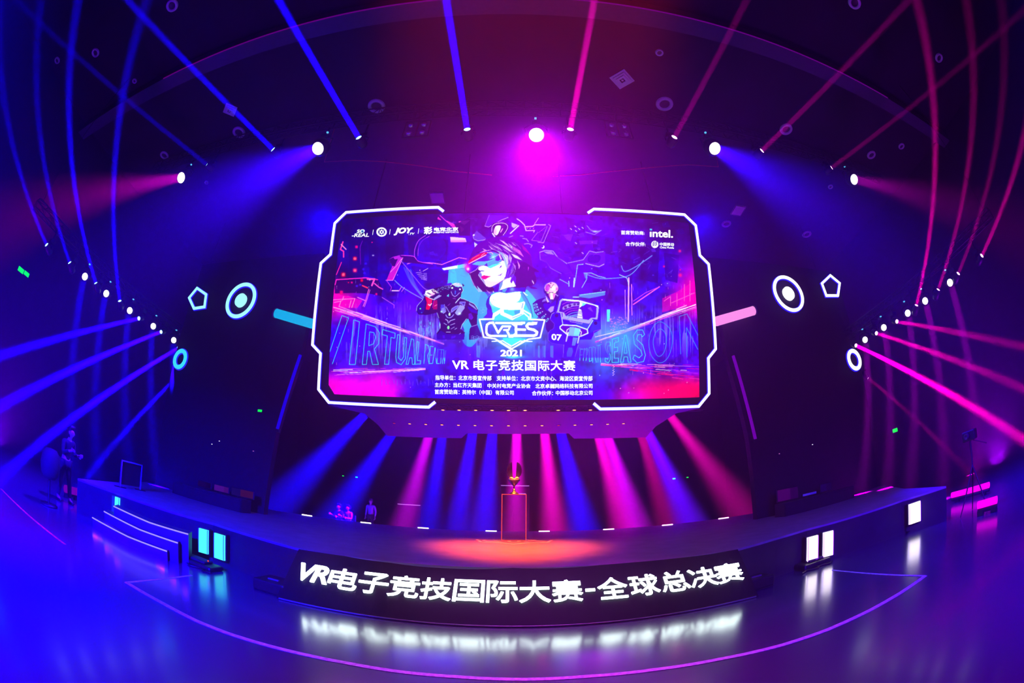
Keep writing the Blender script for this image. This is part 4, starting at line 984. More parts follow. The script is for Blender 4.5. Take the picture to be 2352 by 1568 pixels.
def glyphs(text, bold=0.0, shear=0.0, extrude=0.0, space=1.0, res=3):
    """Vertices (x, y, z) and faces of a line of writing in the built-in font, made bold by a bar along every outline edge; its box starts at 0, 0."""
    fo = bpy.data.curves.new('writing', 'FONT')
    fo.body = text
    fo.shear = shear
    fo.space_character = space
    fo.resolution_u = res
    ob = bpy.data.objects.new('writing', fo)
    C.objects.link(ob)
    m = bpy.data.meshes.new_from_object(ob.evaluated_get(bpy.context.evaluated_depsgraph_get()))
    V = [Vector((p.co.x, p.co.y)) for p in m.vertices]
    F = [tuple(p.vertices) for p in m.polygons]
    cnt = {}
    for p in m.polygons:
        for k in p.edge_keys:
            cnt[k] = cnt.get(k, 0) + 1
    bpy.data.objects.remove(ob)
    bpy.data.curves.remove(fo)
    bpy.data.meshes.remove(m)
    vs = [(v.x, v.y, extrude) for v in V]
    fs = list(F)
    for (i, j), c in cnt.items():
        if c != 1:
            continue
        a, b = V[i], V[j]
        if (b - a).length < 1e-6:
            continue
        d = (b - a).normalized()
        n = Vector((-d.y, d.x)) * max(bold, 0.004)
        e = d * max(bold, 0.004) * 0.7
        q = [a - e + n, a - e - n, b + e - n, b + e + n]
        k = len(vs)
        vs += [(p.x, p.y, extrude) for p in q]
        fs.append((k, k + 1, k + 2, k + 3))
        if extrude:
            vs += [(p.x, p.y, 0.0) for p in q]
            fs += [(k + t, k + (t + 1) % 4, k + 4 + (t + 1) % 4, k + 4 + t) for t in range(4)]
    v = np.array(vs)
    v[:, :2] -= v[:, :2].min(0)
    return v, fs


white_led = glow('white_led_writing', (1, 1, 1), 1.5)
blue_led = glow('blue_led_writing', lin((40, 190, 255)), 1.2)


def screen_text(mb, text, quad, bold=0.02, shear=0.0, space=1.0, lift=0.012):
    """Write text into the four photograph corners (left-bottom, right-bottom, left-top, right-top) on the screen's plane."""
    v, f = glyphs(text, bold, shear, 0, space)
    W, H = v[:, 0].max(), v[:, 1].max()
    lb, rb, lt, rt = [on_screen(*p, lift) for p in quad]
    vs = []
    for x, y, _z in v:
        s, t = x / W, y / H
        vs.append((lb * (1 - s) + rb * s) * (1 - t) + (lt * (1 - s) + rt * s) * t)
    mb.add(vs, f)


def tx(mb, text, x0, x1, yl0, yl1, yr0=None, yr1=None, **k):
    yr0 = yl0 if yr0 is None else yr0
    yr1 = yl1 if yr1 is None else yr1
    screen_text(mb, text, [(x0, yl1), (x1, yr1), (x0, yl0), (x1, yr0)], **k)


def sdisc(mb, x, y, r0, r1, ry=None, n=40, lift=0.012):
    """A ring (or with r0 = 0 a disc) round a photograph point on the screen."""
    k = (ry or r1) / r1
    out = [on_screen(x + r1 * math.cos(6.2832 * i / n), y + r1 * k * math.sin(6.2832 * i / n), lift) for i in range(n)]
    if r0 <= 0:
        mb.add(out, [tuple(range(n))])
    else:
        inn = [on_screen(x + r0 * math.cos(6.2832 * i / n), y + r0 * k * math.sin(6.2832 * i / n), lift) for i in range(n)]
        mb.add(out + inn, [(i, (i + 1) % n, n + (i + 1) % n, n + i) for i in range(n)])


def spoly(mb, pts, lift=0.012):
    a = np.asarray(pts, float).reshape(-1, 2)
    mb.add([on_screen(x, y, lift) for x, y in a], [tuple(range(len(a)))])


def wr(name, text, *a, **k):
    mb = MB()
    tx(mb, text, *a, **k)
    mb.build(name, white_led, screen, fix=False)


wr('title_writing', 'VR', 1038.5, 1077, 827.5, 847.5, 827.8, 848, bold=0.026)
wr('title_writing', '电子竞技国际大赛', 1087.5, 1321.5, 825.5, 850.0, 827.0, 852.0, bold=0.021, space=1.06)
wr('year_writing', '2021', 1149.2, 1198.8, 802.8, 818.6, bold=0.04)
wr('number_writing', '07', 1266.5, 1290, 766, 780.5, 768, 783, bold=0.03)
wr('credit_writing', '指导单位：', 1000, 1046, 861.2, 872.6, 861.6, 873, bold=0.017)
wr('credit_writing', '北京市委宣传部', 1052.8, 1129, 861.8, 873.2, 862.6, 874, bold=0.017)
wr('credit_writing', '支持单位：', 1140.4, 1189, 862.6, 874, 863, 874.4, bold=0.017)
wr('credit_writing', '北京市文资中心、海淀区委宣传部', 1196.2, 1360.7, 863.2, 874.6, 863, 874.6, bold=0.017)
wr('credit_writing', '主办方：', 998.6, 1034, 878.2, 888.8, 878.4, 889.2, bold=0.017)
wr('credit_writing', '当红齐天集团', 1041, 1106, 878.4, 889.4, 879.2, 890.4, bold=0.017)
wr('credit_writing', '中关村电竞产业协会', 1119.5, 1218.5, 880, 891, 880.6, 891.4, bold=0.017)
wr('credit_writing', '北京卓樾网络科技有限公司', 1229.4, 1360.7, 880.8, 891.8, 880.4, 891.4, bold=0.017)
wr('credit_writing', '首席赞助商：', 998.6, 1055.5, 893.8, 905, 894.2, 905.6, bold=0.017)
wr('credit_writing', '英特尔（中国）有限公司', 1061.4, 1180, 894.6, 905.8, 896, 907.2, bold=0.017)
wr('credit_writing', '合作伙伴：', 1221.6, 1270, 897, 908, 897, 908, bold=0.017)
wr('credit_writing', '中国移动北京公司', 1276.4, 1360.7, 896.6, 907.6, 896.2, 907.2, bold=0.017)
wr('partner_writing', '首席赞助商:', 1426, 1480, 529, 539, 531, 540, bold=0.014)
wr('partner_writing', '合作伙伴:', 1436, 1482.5, 555.4, 565, 556.4, 566, bold=0.014)
wr('logo_writing', 'ıntel.', 1492.2, 1545.6, 527, 544.4, 528.6, 546.6, bold=0.026)
pt = MB()
sdisc(pt, 1503.8, 561.4, 0, 8.2)
pt.build('round_logo', white_led, screen)
wr('logo_writing', '中国移动', 1514.8, 1547.8, 556.8, 565.0, 557.8, 566.0, bold=0.016)
wr('logo_writing', 'China Mobile', 1515.4, 1547.8, 565.8, 570.4, 567, 571.4, bold=0.02)
bl = MB()
spoly(bl, [1492, 525.4, 1497.2, 525.8, 1497.2, 529.6, 1492, 529.2], 0.02)
bl.build('blue_dot', blue_led, screen)
dkm = glow('dark_led_line', lin((25, 10, 150)), 1.0)
for k in (-3.2, 0.2, 3.6):
    dk = MB()
    a_ = [(1498.0, 562.6 + k), (1501.5, 558.8 + k), (1505.6, 560.4 + k), (1509.2, 556.8 + k)]
    dk.strip([on_screen(*p, 0.018) for p in a_], 0.022, SN, 0.002)
    dk.build('logo_line', dkm, screen)
dk = MB()
sdisc(dk, 833.2, 532, 1.8, 2.9, n=20, lift=0.02)
dk.build('logo_dot', blue_led, screen)
wr('logo_writing', 'SO', 819.7, 838, 527.2, 535.4, 526.6, 535, bold=0.03, shear=0.15)
wr('logo_writing', '-REAL', 808.4, 847.8, 536.6, 544.8, 535.4, 543.8, bold=0.02, shear=0.2)
lg = MB()
sdisc(lg, 876.8, 532.9, 8.2, 11.9, 10.6)
lg.build('ring_logo', white_led, screen)
lg = MB()
t_ = [(876.8 + (7 if k % 2 == 0 else 3.8) * math.sin(k * math.pi / 6), 532.9 - (6.4 if k % 2 == 0 else 3.5) * math.cos(k * math.pi / 6)) for k in range(12)]
ti = [(876.8 + 2.2 * math.sin(k * math.pi / 6), 532.9 - 2.1 * math.cos(k * math.pi / 6)) for k in range(12)]
lg.add([on_screen(*p, 0.012) for p in t_ + ti], [(k, (k + 1) % 12, 12 + (k + 1) % 12, 12 + k) for k in range(12)])
lg.build('star_logo', white_led, screen)
wr('logo_writing', 'JOY', 904.5, 949.5, 523.2, 541, 522, 539.4, bold=0.055, shear=0.32)
wr('logo_writing', '.TV', 938.6, 952.6, 534.8, 539.6, 534.2, 539.2, bold=0.03, shear=0.3)
for x, y in ((856.6, 533.6), (895.4, 532.6), (961, 530.8)):
    lg = MB()
    spoly(lg, [x + 0.9, y - 6, x + 1.9, y - 6, x - 0.2, y + 6, x - 1.2, y + 6])
    lg.build('divider_line', white_led, screen)
wr('logo_writing', '彩', 973.4, 993.4, 521.2, 538.4, 520.6, 538, bold=0.04)
wr('logo_writing', '电竞北京', 997, 1052.6, 522.4, 531.6, 521.6, 531, bold=0.03)
wr('logo_writing', 'BEIJING ESPORTS', 996, 1053.6, 532.4, 536.4, 532, 536, bold=0.03)

# ------------------------------------------------------------------ neon shapes on the wings
WF = WY - 0.06


def on_wing(x, y, lift=0.0): return at_y(x, y, WF - lift)


def zz(pts, s=2.936, ox=0, oy=500): return [(ox + x / s, oy + y / s) for x, y in pts]


def ring(c, r, wd, m, name, label, dotr=0.0):
    t = thing(name, label, 'neon sign', tuple(c))
    MB().strip([c + Vector((r * math.cos(a), 0, r * math.sin(a))) for a in np.linspace(0, 2 * math.pi, 65)[:-1]], wd, (0, -1, 0), 0.05, True).build('neon_ring', m, t)
    MB().strip([c + Vector((r * math.cos(a), 0.05, r * math.sin(a))) for a in np.linspace(0, 2 * math.pi, 65)[:-1]], wd * 1.5, (0, -1, 0), 0.05, True).build('halo_backing', 'haloblue', t)  # glowing rim behind the ring, a painted blue halo
    if dotr:
        MB().add([c + Vector((dotr * math.cos(a), -0.05, dotr * math.sin(a))) for a in np.linspace(0, 2 * math.pi, 49)[:-1]] + [c + Vector((dotr * math.cos(a), 0.05, dotr * math.sin(a))) for a in np.linspace(0, 2 * math.pi, 49)[:-1]], [tuple(range(48)), tuple(range(48, 96))] + [(i, (i + 1) % 48, 48 + (i + 1) % 48, 48 + i) for i in range(48)]).build('neon_disc', m, t)
    return t


def circ(pts):
    P = [on_wing(*p) for p in pts]
    c = sum(P, Vector()) / len(P)
    return c, sum((p - c).length for p in P) / len(P)


cL, rL = circ(zz([(1528, 590), (1722, 520), (1655, 443), (1592, 686), (1560, 500), (1700, 610)]))
cR, rR = circ(zz([(650, 470), (862, 548), (720, 400), (800, 625), (690, 570), (830, 460)], ox=1552))
cl_, rl_ = circ(zz([(1168, 965), (1266, 935), (1225, 893), (1205, 1018)]))
cr_, rr_ = circ(zz([(1154, 945), (1252, 970), (1192, 890), (1212, 1025)], ox=1552))
ring(cL, rL - 0.07, 0.13, 'cyan', 'ring_sign', 'pale cyan target-shaped neon sign on the left wing wall', 0.27)
ring(cR, rR - 0.06, 0.12, 'neon', 'ring_sign', 'white target-shaped neon sign on the right wing wall', 0.28)
ring(cl_, rl_ - 0.08, 0.15, 'cyanblue', 'ring_sign', 'small cyan neon ring low on the outer edge of the left wing wall')
ring(cr_, rr_ - 0.08, 0.15, 'neon', 'ring_sign', 'small white neon ring low on the outer edge of the right wing wall')
for pts, ox, m, lb in ((((1330, 468), (1398, 515), (1386, 608), (1307, 620), (1271, 540)), 0, 'cyan', 'pale cyan pentagon neon sign on the left wing wall'), (((1040, 382), (1110, 440), (1097, 533), (1010, 533), (977, 442)), 1552, 'neon', 'white pentagon neon sign on the right wing wall')):
    P = [on_wing(*p) for p in zz(pts, ox=ox)]
    c = sum(P, Vector()) / 5
    P = [c + (p - c) * 0.9 for p in P]
    t = thing('pentagon_sign', lb, 'neon sign', tuple(c))
    MB().strip(P, 0.10, (0, -1, 0), 0.05, True).build('neon_tube', m, t)
    MB().strip([p + Vector((0, 0.05, 0)) for p in P], 0.15, (0, -1, 0), 0.05, True).build('halo_backing', 'haloblue', t)  # wider glowing outline, the tube's halo made as a strip
for a, b, m, lb in (((634, 719), (720, 744), 'cyanbar', 'cyan light tube between the left wing sign and the screen'), ((1731, 713), (1644, 738), 'pinkbar', 'pink light tube between the right wing sign and the screen')):
    A, B = on_wing(*a, 0.16), on_wing(*b, 0.16)
    t = thing('light_tube', lb, 'light tube', tuple(A))
    MB().tube([A, B], 0.16, 20).build('tube', m, t)
    for k in (0.2, 0.8):
        p = A.lerp(B, k)
        MB().box((p.x - 0.03, p.y + 0.14, p.z - 0.05), (p.x + 0.03, WY + 0.02, p.z + 0.05)).build('bracket', 'black', t)
    MB().tube([A - (B - A).normalized() * 0.04, A + (B - A).normalized() * 0.02], 0.175, 20).build('end_cap', 'grey', t)
for a, b, m, lb, nm in (((690, 815), (637, 985), 'dimblue', 'dim blue light strip up the inner edge of the left wing wall', 'light_strip'), ((1684, 817), (1735, 1008), 'dimpurple', 'dim purple light strip up the inner edge of the right wing wall', 'light_strip')):
    A, B = on_wing(*a, 0.05), on_wing(*b, 0.05)
    t = thing(nm, lb, 'light strip', tuple(B))
    MB().tube([B, A], 0.055, 12).build('tube', m, t)
    MB().box((B.x - 0.07, B.y + 0.0, B.z - 0.09), (B.x + 0.07, WY + 0.021, B.z + 0.02), 0.01).build('end_cap', 'black', t)

# ------------------------------------------------------------------ the canopy under the screen
CZ = 4.3
CN = Vector((0, 0.0525, 1)).normalized()


def on_can(x, y):
    d = px(x, y)
    return EYE + d * ((Vector((0, 11.45, 4.36)) - EYE).dot(CN) / d.dot(CN))


can = thing('stage_canopy', 'dark canopy below the screen with rows of small orange downlights', 'canopy', (0.2, 13.0, CZ))
outl = [on_can(*p) for p in [(868, 975), (889.6, 1001), (975, 1004.5), (1060, 1006), (1072, 995), (1190, 996.5), (1306, 995), (1318.5, 1007), (1400, 1006), (1484.6, 1004), (1506, 979), (1553, 949)]]
outl = outl + [Vector((5.6, 11.45, 4.36)), Vector((-5.4, 11.45, 4.36)), on_can(838, 950)]
sof = mat('canopy_panel', (0.05, 0.02, 0.025), 0.5, noise=0.25, scale=3)
MB().prism(outl, (0, 0, 0.03)).build('panel', sof, can)
for row, xs, y0, y1 in ((1, [1017.4, 1054.7, 1092.6, 1130.3, 1168, 1206, 1282, 1319, 1356], 939.5, 941.5), (2, [905.6, 941, 978, 1015, 1053, 1091, 1129, 1168, 1206, 1244.8, 1283, 1320.6, 1358.5, 1395.6, 1432], 971, 977)):
    for i, x in enumerate(xs):
        k = 1 - ((x - 1180) / 280) ** 2
        P = on_can(x, y0 + (y1 - y0) * max(k, 0))
        dl = MB().lathe([(0.044, -0.001), (0.055, -0.012), (0.075, -0.012), (0.085, 0.0)], 20, Matrix.Translation(P)).build('downlight', 'black', can)
        dim = (row == 2 and x in (905.6, 1320.6 - 37.6))
        MB().lathe([(0.0, -0.012), (0.04, -0.010), (0.044, 0.002)], 16, Matrix.Translation(P)).build('lamp', 'amber' if not dim else 'red', dl)
# unseen lamps added under the canopy to tint the deck: blue left, violet right
lamp('deck_fill_lamp', (-2.9, 14.6, 4.1), (-3.4, 10.6, 0.75), (0.05, 0.0, 1), 34, 1.3, 110)
lamp('deck_fill_lamp', (3.2, 14.6, 4.1), (3.4, 10.6, 0.75), (0.35, 0.0, 1), 20, 1.3, 110)

# ------------------------------------------------------------------ the sign along the front of the stage
pt_ = [-0.03818, 0.0220, 6.6088]
pb_ = [-0.01348, 0.0197, 5.6841]


def face(x, h, lift=0.0):
    """A point of the sign's sloping face at x, h from 0 (floor) to 1 (deck)."""
    yt, yb = np.polyval(pt_, x), np.polyval(pb_, x)
    p = Vector((x, yb + (yt - yb) * h, 0.012 + (DZ - 0.012) * h))
    n = Vector((0.02 * x, -DZ, (yt - yb))).normalized()
    return p + n * lift


sign = thing('stage_sign', 'black sloping sign board with white letters along the middle of the stage front', 'sign', (0.1, 6.1, 0))
xs = np.linspace(-3.25, 3.6, 41)
mb = MB()
T_ = [face(x, 1.0) for x in xs]
B_ = [face(x - 0.02 * (i - 20) / 20 if abs(i - 20) < 20 else x + (0.05 if i else -0.05), 0.0) for i, x in enumerate(xs)]
Bk = [Vector((p.x, np.polyval(pt_, p.x) + 0.02, 0.0)) for p in T_]
n_ = len(xs)
mb.add(B_ + T_ + [Vector((p.x, p.y, 0.0)) for p in B_] + Bk, [(i, i + 1, n_ + i + 1, n_ + i) for i in range(n_ - 1)] + [(2 * n_ + i, 2 * n_ + i + 1, i + 1, i) for i in range(n_ - 1)] + [(0, n_, 3 * n_, 2 * n_), (n_ - 1, 2 * n_ - 1, 4 * n_ - 1, 3 * n_ - 1)])
mb.build('board', mat('sign_board', (0.004, 0.003, 0.010), 0.6, noise=0.2, scale=4, spec=0.15), sign)
MB().tube([face(x, 0.0) + Vector((0, -0.01, 0.006)) for x in np.linspace(-3.25, 3.6, 30)], 0.012, 8).build('edge_trim', 'grey', sign)
LET = [('V', -3.13, -2.85), ('R', -2.86, -2.60)] + [(c, x - 0.22, x + 0.22) for c, x in zip('电子竞技国际大赛', (-2.40, -1.95, -1.50, -1.04, -0.575, -0.105, 0.355, 0.82))] + [('-', 1.08, 1.22)] + [(c, x - 0.22, x + 0.22) for c, x in zip('全球总决赛', (1.48, 1.95, 2.42, 2.87, 3.30))]
for ch, a, b in LET:
    v, f = glyphs(ch, 0.009 if ch not in 'VR-' else 0.022, 0.0, 0.035, res=4)
    W, H = v[:, 0].max(), v[:, 1].max()
    x0, x1 = a, b
    h0, h1 = (0.365, 0.735) if ch != '-' else (0.52, 0.56)
    if ch in 'VR': h0, h1 = 0.40, 0.73
    z0 = v[:, 2].min()
    m_ = MB()
    sl = 0.10 if ch in 'VR' else 0.0
    m_.add([face(x0 + (x1 - x0) * x / W + sl * (y / H - 0.5) * 0.4, h0 + (h1 - h0) * y / H, 0.012 + (z - z0) * 0.6) for x, y, z in v], f)
    m_.build('letter', 'letter', sign, fix=False)
# cable ends and a floor light bar at both ends of the sign
for x, y, lb in ((620, 1362, 'left'), (1745, 1352, 'right')):
    P = at_z(x, y, 0)
    t = thing('floor_box', 'small dark equipment box on the floor at the %s end of the sign' % lb, 'box', tuple(P))
    MB().box((P.x - 0.3, P.y - 0.05, 0), (P.x + 0.28, P.y + 0.5, 0.2), 0.03).build('case', 'black', t)
    MB().box((P.x - 0.1, P.y + 0.1, 0.2), (P.x + 0.1, P.y + 0.16, 0.225), 0.008).build('handle', 'grey', t)

# ------------------------------------------------------------------ steps and light boxes on the stage front
st = thing('stage_steps', 'three dark steps with pale light lines at the left of the stage front', 'steps', (-6.4, 5.6, 0))
E_ = []
for (a, b), z in zip((((213, 1187), (384, 1264)), ((240, 1173), (409, 1245)), ((262, 1161), (433, 1225))), (0.19, 0.38, 0.56)):
    A, B = at_z(*a, z), at_z(*b, z)
    m_ = at_z((a[0] + b[0]) / 2 - 4, (a[1] + b[1]) / 2 + 5, z)
    cv_ = [A.lerp(m_, k / 4) for k in range(4)] + [m_.lerp(B, k / 4) for k in range(5)]
    E_.append(cv_)
    n = len(cv_)
    bk = [Vector((p.x * 1.035, p.y + 0.30, z)) for p in cv_]
    mb = MB()
    vs_ = cv_ + bk + [Vector((p.x, p.y, 0.0 if len(E_) == 1 else 0.0)) for p in cv_] + [Vector((p.x, p.y, 0)) for p in bk]
    mb.add(vs_, [(i, i + 1, n + i + 1, n + i) for i in range(n - 1)] + [(2 * n + i, 2 * n + i + 1, i + 1, i) for i in range(n - 1)] + [(n + i, n + i + 1, 3 * n + i + 1, 3 * n + i) for i in range(n - 1)] + [(0, n, 3 * n, 2 * n), (n - 1, 2 * n - 1, 4 * n - 1, 3 * n - 1)])
    s_ = mb.build('step', mat('step_paint', (0.05, 0.045, 0.06), 0.5, noise=0.2), st)
    MB().tube([p + Vector((0.0, -0.012, -0.012)) for p in cv_], 0.013, 8).build('led_strip', 'ledblue', s_)
    lp = bpy.data.lights.new('step_lamp', 'AREA')
    lp.shape = 'RECTANGLE'; lp.size = (A - B).length * 0.95; lp.size_y = 0.03; lp.energy = 16; lp.color = (0.05, 0.0, 1)
    lo = bpy.data.objects.new('step_lamp', lp)
    C.objects.link(lo)
    dr = (B - A).normalized()
    fw = Vector((dr.y, -dr.x, 0)).normalized()
    if fw.y > 0: fw = -fw
    dn = (fw * 0.8 + Vector((0, 0, -0.6))).normalized()
    X_ = dr; Z_ = -dn; Y_ = Z_.cross(X_)
    mm = Matrix((X_, Y_, Z_)).transposed().to_4x4()
    mm.translation = (A + B) / 2 + fw * 0.04 + Vector((0, 0, -0.02))
    lo.matrix_world = mm


def light_box(name_label, p_tl, p_tr, y, zb, zt, m, yr=None):
    """An upright luminous box on the stage front between two photograph points of its upper edge."""
    A, B = at_y(*p_tl, y), at_y(*p_tr, yr or y)
    A.z = B.z = zb
    t = thing('light_box', name_label, 'light box', tuple((A + B) / 2), 'light boxes along the stage front')
    d = (B - A)
    w = d.length
    ang = math.atan2(d.y, d.x)
    mm = Matrix.Translation(A) @ Matrix.Rotation(ang, 4, 'Z')
    MB().box((-0.02, 0.0, -0.02), (w + 0.02, 0.10, zt - zb + 0.02), 0.008, mm).build('housing', 'black', t)
    MB().box((0, -0.05, 0), (w, 0.01, zt - zb), 0.006, mm).build('diffuser', m, t)
    for x in (0.0, w - 0.012):
        MB().box((x, -0.058, 0), (x + 0.012, -0.05, zt - zb), 0, mm).build('edge_strip', 'grey', t)
    return t, mm, w


boxc = glow('cyan_light_box', lin((80, 250, 255)), 1.15)
boxw = glow('white_light_box', lin((255, 235, 255)), 2.6)
BX = [('cyan light box at the far left, behind the top of the steps', (253, 1138.5), (277, 1147), 5.8, 0.30, 0.66, boxc, 5.85),
      ('cyan light box right beside the steps on the stage front', (458.2, 1210.7), (479.5, 1216.5), 6.36, 0.14, 0.61, boxc, 6.42),
      ('cyan light box on the stage front, second from the steps towards the sign', (494.9, 1221.4), (517.6, 1228), 6.40, 0.13, 0.61, boxc, 6.40),
      ('white light box right of the sign, the nearer one of the close pair', (1853.3, 1233.4), (1877, 1228.4), 6.40, 0.14, 0.61, boxw, 6.36),
      ('white light box right of the sign, the outer one of the close pair', (1890, 1224), (1912.7, 1218), 6.34, 0.14, 0.62, boxw, 6.26),
      ('white light box standing alone at the far right of the stage front', (2086.7, 1159), (2113, 1149.5), 5.72, 0.20, 0.63, boxw, 5.55)]
for lb, a, b, y, zb, zt, m, y2 in BX:
    t, mm, w = light_box(lb, a, b, y, zb, zt, m, y2)
    lp = bpy.data.lights.new('box_lamp', 'AREA')
    lp.shape = 'RECTANGLE'; lp.size = w; lp.size_y = zt - zb
    lp.energy = 5 if m is boxc else 6
    lp.color = (0.01, 0.06, 1) if m is boxc else (0.35, 0.03, 1)
    lo = bpy.data.objects.new('box_lamp', lp)
    C.objects.link(lo)
    lo.matrix_world = mm @ Matrix.Translation((w / 2, -0.07, (zt - zb) / 2)) @ Matrix.Rotation(R(90), 4, 'X')
# equipment on the floor beside the boxes
for x, y, sx, sz, lb, ind in ((436, 1297, 0.5, 0.09, 'dark pile of cable and dimmer cases on the floor beside the steps', (478, 1288)), (1880, 1302, 0.36, 0.12, 'dark cable case on the floor below the close pair of white light boxes', None), (2105, 1212, 0.45, 0.17, 'dark cable case on the floor below the single white light box', None), (225, 1175, 0.4, 0.16, 'dark cable case on the floor at the far end of the steps', (201, 1170))):
    P = at_z(x, y, 0)
    t = thing('equipment_case', lb, 'equipment', tuple(P))
    MB().box((P.x - sx, P.y, 0), (P.x + sx, P.y + 0.42, sz), 0.04).build('case', 'black', t)
    MB().box((P.x - sx * 0.5, P.y + 0.08, sz), (P.x + sx * 0.6, P.y + 0.34, sz + 0.05), 0.02).build('upper_case', 'matte', t)
    MB().tube([(P.x - sx - 0.15 + 0.1 * k + 0.05 * math.sin(k * 2.1), P.y - 0.05 - 0.06 * math.cos(k * 1.7), 0.02) for k in range(int(sx * 20) + 3)], 0.014, 6).build('cable', 'black', t)
    if ind:
        I = at_y(*ind, P.y - 0.005)
        MB().lathe([(0, -0.012), (0.012, -0.008), (0.016, 0.0)], 10, Matrix.Translation(I) @ Matrix.Rotation(R(-90), 4, 'X')).build('indicator', 'red', t)

# ------------------------------------------------------------------ trophy and its pedestal
PC = Vector((0.1, 12.35, DZ))
PW, PH = 0.335, 1.33
glass = bpy.data.materials.new('clear_acrylic')
glass.use_nodes = True
nt = glass.node_tree
nt.nodes.clear()
o_ = nt.nodes.new('ShaderNodeOutputMaterial')
mx = nt.nodes.new('ShaderNodeMixShader')
tr = nt.nodes.new('ShaderNodeBsdfTransparent'); tr.inputs[0].default_value = (0.93, 0.86, 0.95, 1)
gl = nt.nodes.new('ShaderNodeBsdfGlossy'); gl.inputs['Roughness'].default_value = 0.08
fr = nt.nodes.new('ShaderNodeFresnel'); fr.inputs[0].default_value = 1.35
nt.links.new(fr.outputs[0], mx.inputs[0]); nt.links.new(tr.outputs[0], mx.inputs[1]); nt.links.new(gl.outputs[0], mx.inputs[2]); nt.links.new(mx.outputs[0], o_.inputs[0])
ped = thing('trophy_pedestal', 'clear acrylic pedestal with orange lit edges in the middle of the stage', 'pedestal', tuple(PC))
edge = glow('orange_lit_edge', lin((255, 70, 60)), 1.1)
for s_ in (-1, 1):
    MB().box((PC.x + s_ * PW - 0.006, PC.y - PW, DZ + 0.02), (PC.x + s_ * PW + 0.006, PC.y + PW, DZ + PH)).build('side_panel', glass, ped)
    MB().box((PC.x - PW, PC.y + s_ * PW - 0.006, DZ + 0.02), (PC.x + PW, PC.y + s_ * PW + 0.006, DZ + PH)).build('side_panel', glass, ped)
MB().box((PC.x - PW - 0.01, PC.y - PW - 0.01, DZ + PH), (PC.x + PW + 0.01, PC.y + PW + 0.01, DZ + PH + 0.02)).build('top_panel', glass, ped)
for a in (-1, 1):
    for b_ in (-1,):
        MB().tube([(PC.x + a * PW, PC.y + b_ * PW, DZ + 0.02), (PC.x + a * PW, PC.y + b_ * PW, DZ + PH + 0.02)], 0.011, 8).build('lit_edge', edge, ped)
MB().tube([(PC.x - PW, PC.y - PW - 0.01, DZ + PH + 0.01), (PC.x + PW, PC.y - PW - 0.01, DZ + PH + 0.01)], 0.011, 8).build('lit_edge', edge, ped)
MB().tube([(PC.x - PW, PC.y - PW, DZ + 0.02), (PC.x + PW, PC.y - PW, DZ + 0.02)], 0.010, 8).build('lit_edge', edge, ped)
TZ = DZ + PH + 0.021
tro = thing('trophy', 'gold trophy with two dark curved wings on the pedestal', 'trophy', (PC.x, PC.y, TZ))
MT = Matrix.Translation((PC.x, PC.y, TZ))
MB().lathe([(0.0, 0.0), (0.135, 0.0), (0.135, 0.02), (0.115, 0.05), (0.06, 0.085), (0.035, 0.10), (0.045, 0.125), (0.05, 0.15), (0.03, 0.165), (0.0, 0.165)], 32, MT).build('base', 'gold', tro)
MB().lathe([(0.028, 0.16), (0.022, 0.22), (0.03, 0.25)], 20, MT).build('stem', 'gold', tro)
MB().lathe([(0.0, 0.23), (0.03, 0.25), (0.09, 0.31), (0.15, 0.385), (0.165, 0.42), (0.15, 0.45), (0.12, 0.47), (0.10, 0.47), (0.13, 0.43), (0.12, 0.395), (0.05, 0.32), (0.0, 0.30)], 6, MT).build('cup', 'gold', tro)
MB().lathe([(0.151, 0.385), (0.166, 0.40), (0.166, 0.44), (0.15, 0.455)], 6, MT @ Matrix.Scale(1.01, 4)).build('cup_band', 'lens_dark', tro)
for s_ in (-1, 1):
    ou = [(0.06, 0.47), (0.12, 0.50), (0.175, 0.56), (0.205, 0.65), (0.205, 0.74), (0.18, 0.83), (0.135, 0.90), (0.075, 0.945)]
    inn = [(0.068, 0.85), (0.06, 0.7), (0.05, 0.56), (0.035, 0.48)]
    pts = [Vector((PC.x + s_ * x, PC.y - 0.012, TZ + z)) for x, z in ou + inn]
    wg = MB().prism(pts, (0, 0.024, 0)).build('wing', mat('dark_trophy_glass', (0.02, 0.012, 0.06), 0.12, 0.4, noise=0.1), tro)
    MB().tube([Vector((PC.x + s_ * x, PC.y, TZ + z)) for x, z in ou], [0.008, 0.010, 0.012, 0.014, 0.016, 0.02, 0.02, 0.012], 8).build('gold_rim', 'gold', wg)
    MB().tube([Vector((PC.x + s_ * x, PC.y - 0.005, TZ + z)) for x, z in [ou[-1]] + inn], 0.005, 8).build('inner_rim', mat('pink_metal', (0.9, 0.2, 0.45), 0.25, 0.9, noise=0.05), wg)
    MB().tube([Vector((PC.x + s_ * x, PC.y - 0.02, TZ + z)) for x, z in ((0.03, 0.475), (0.075, 0.50), (0.125, 0.485), (0.15, 0.455))], 0.012, 8).build('leaf', 'gold', tro)
# small warm spot on the trophy
lamp('trophy_lamp', (0.1, 11.3, 4.2), (0.1, 12.35, 2.3), (1, 0.30, 0.02), 16, 0.05, 16)

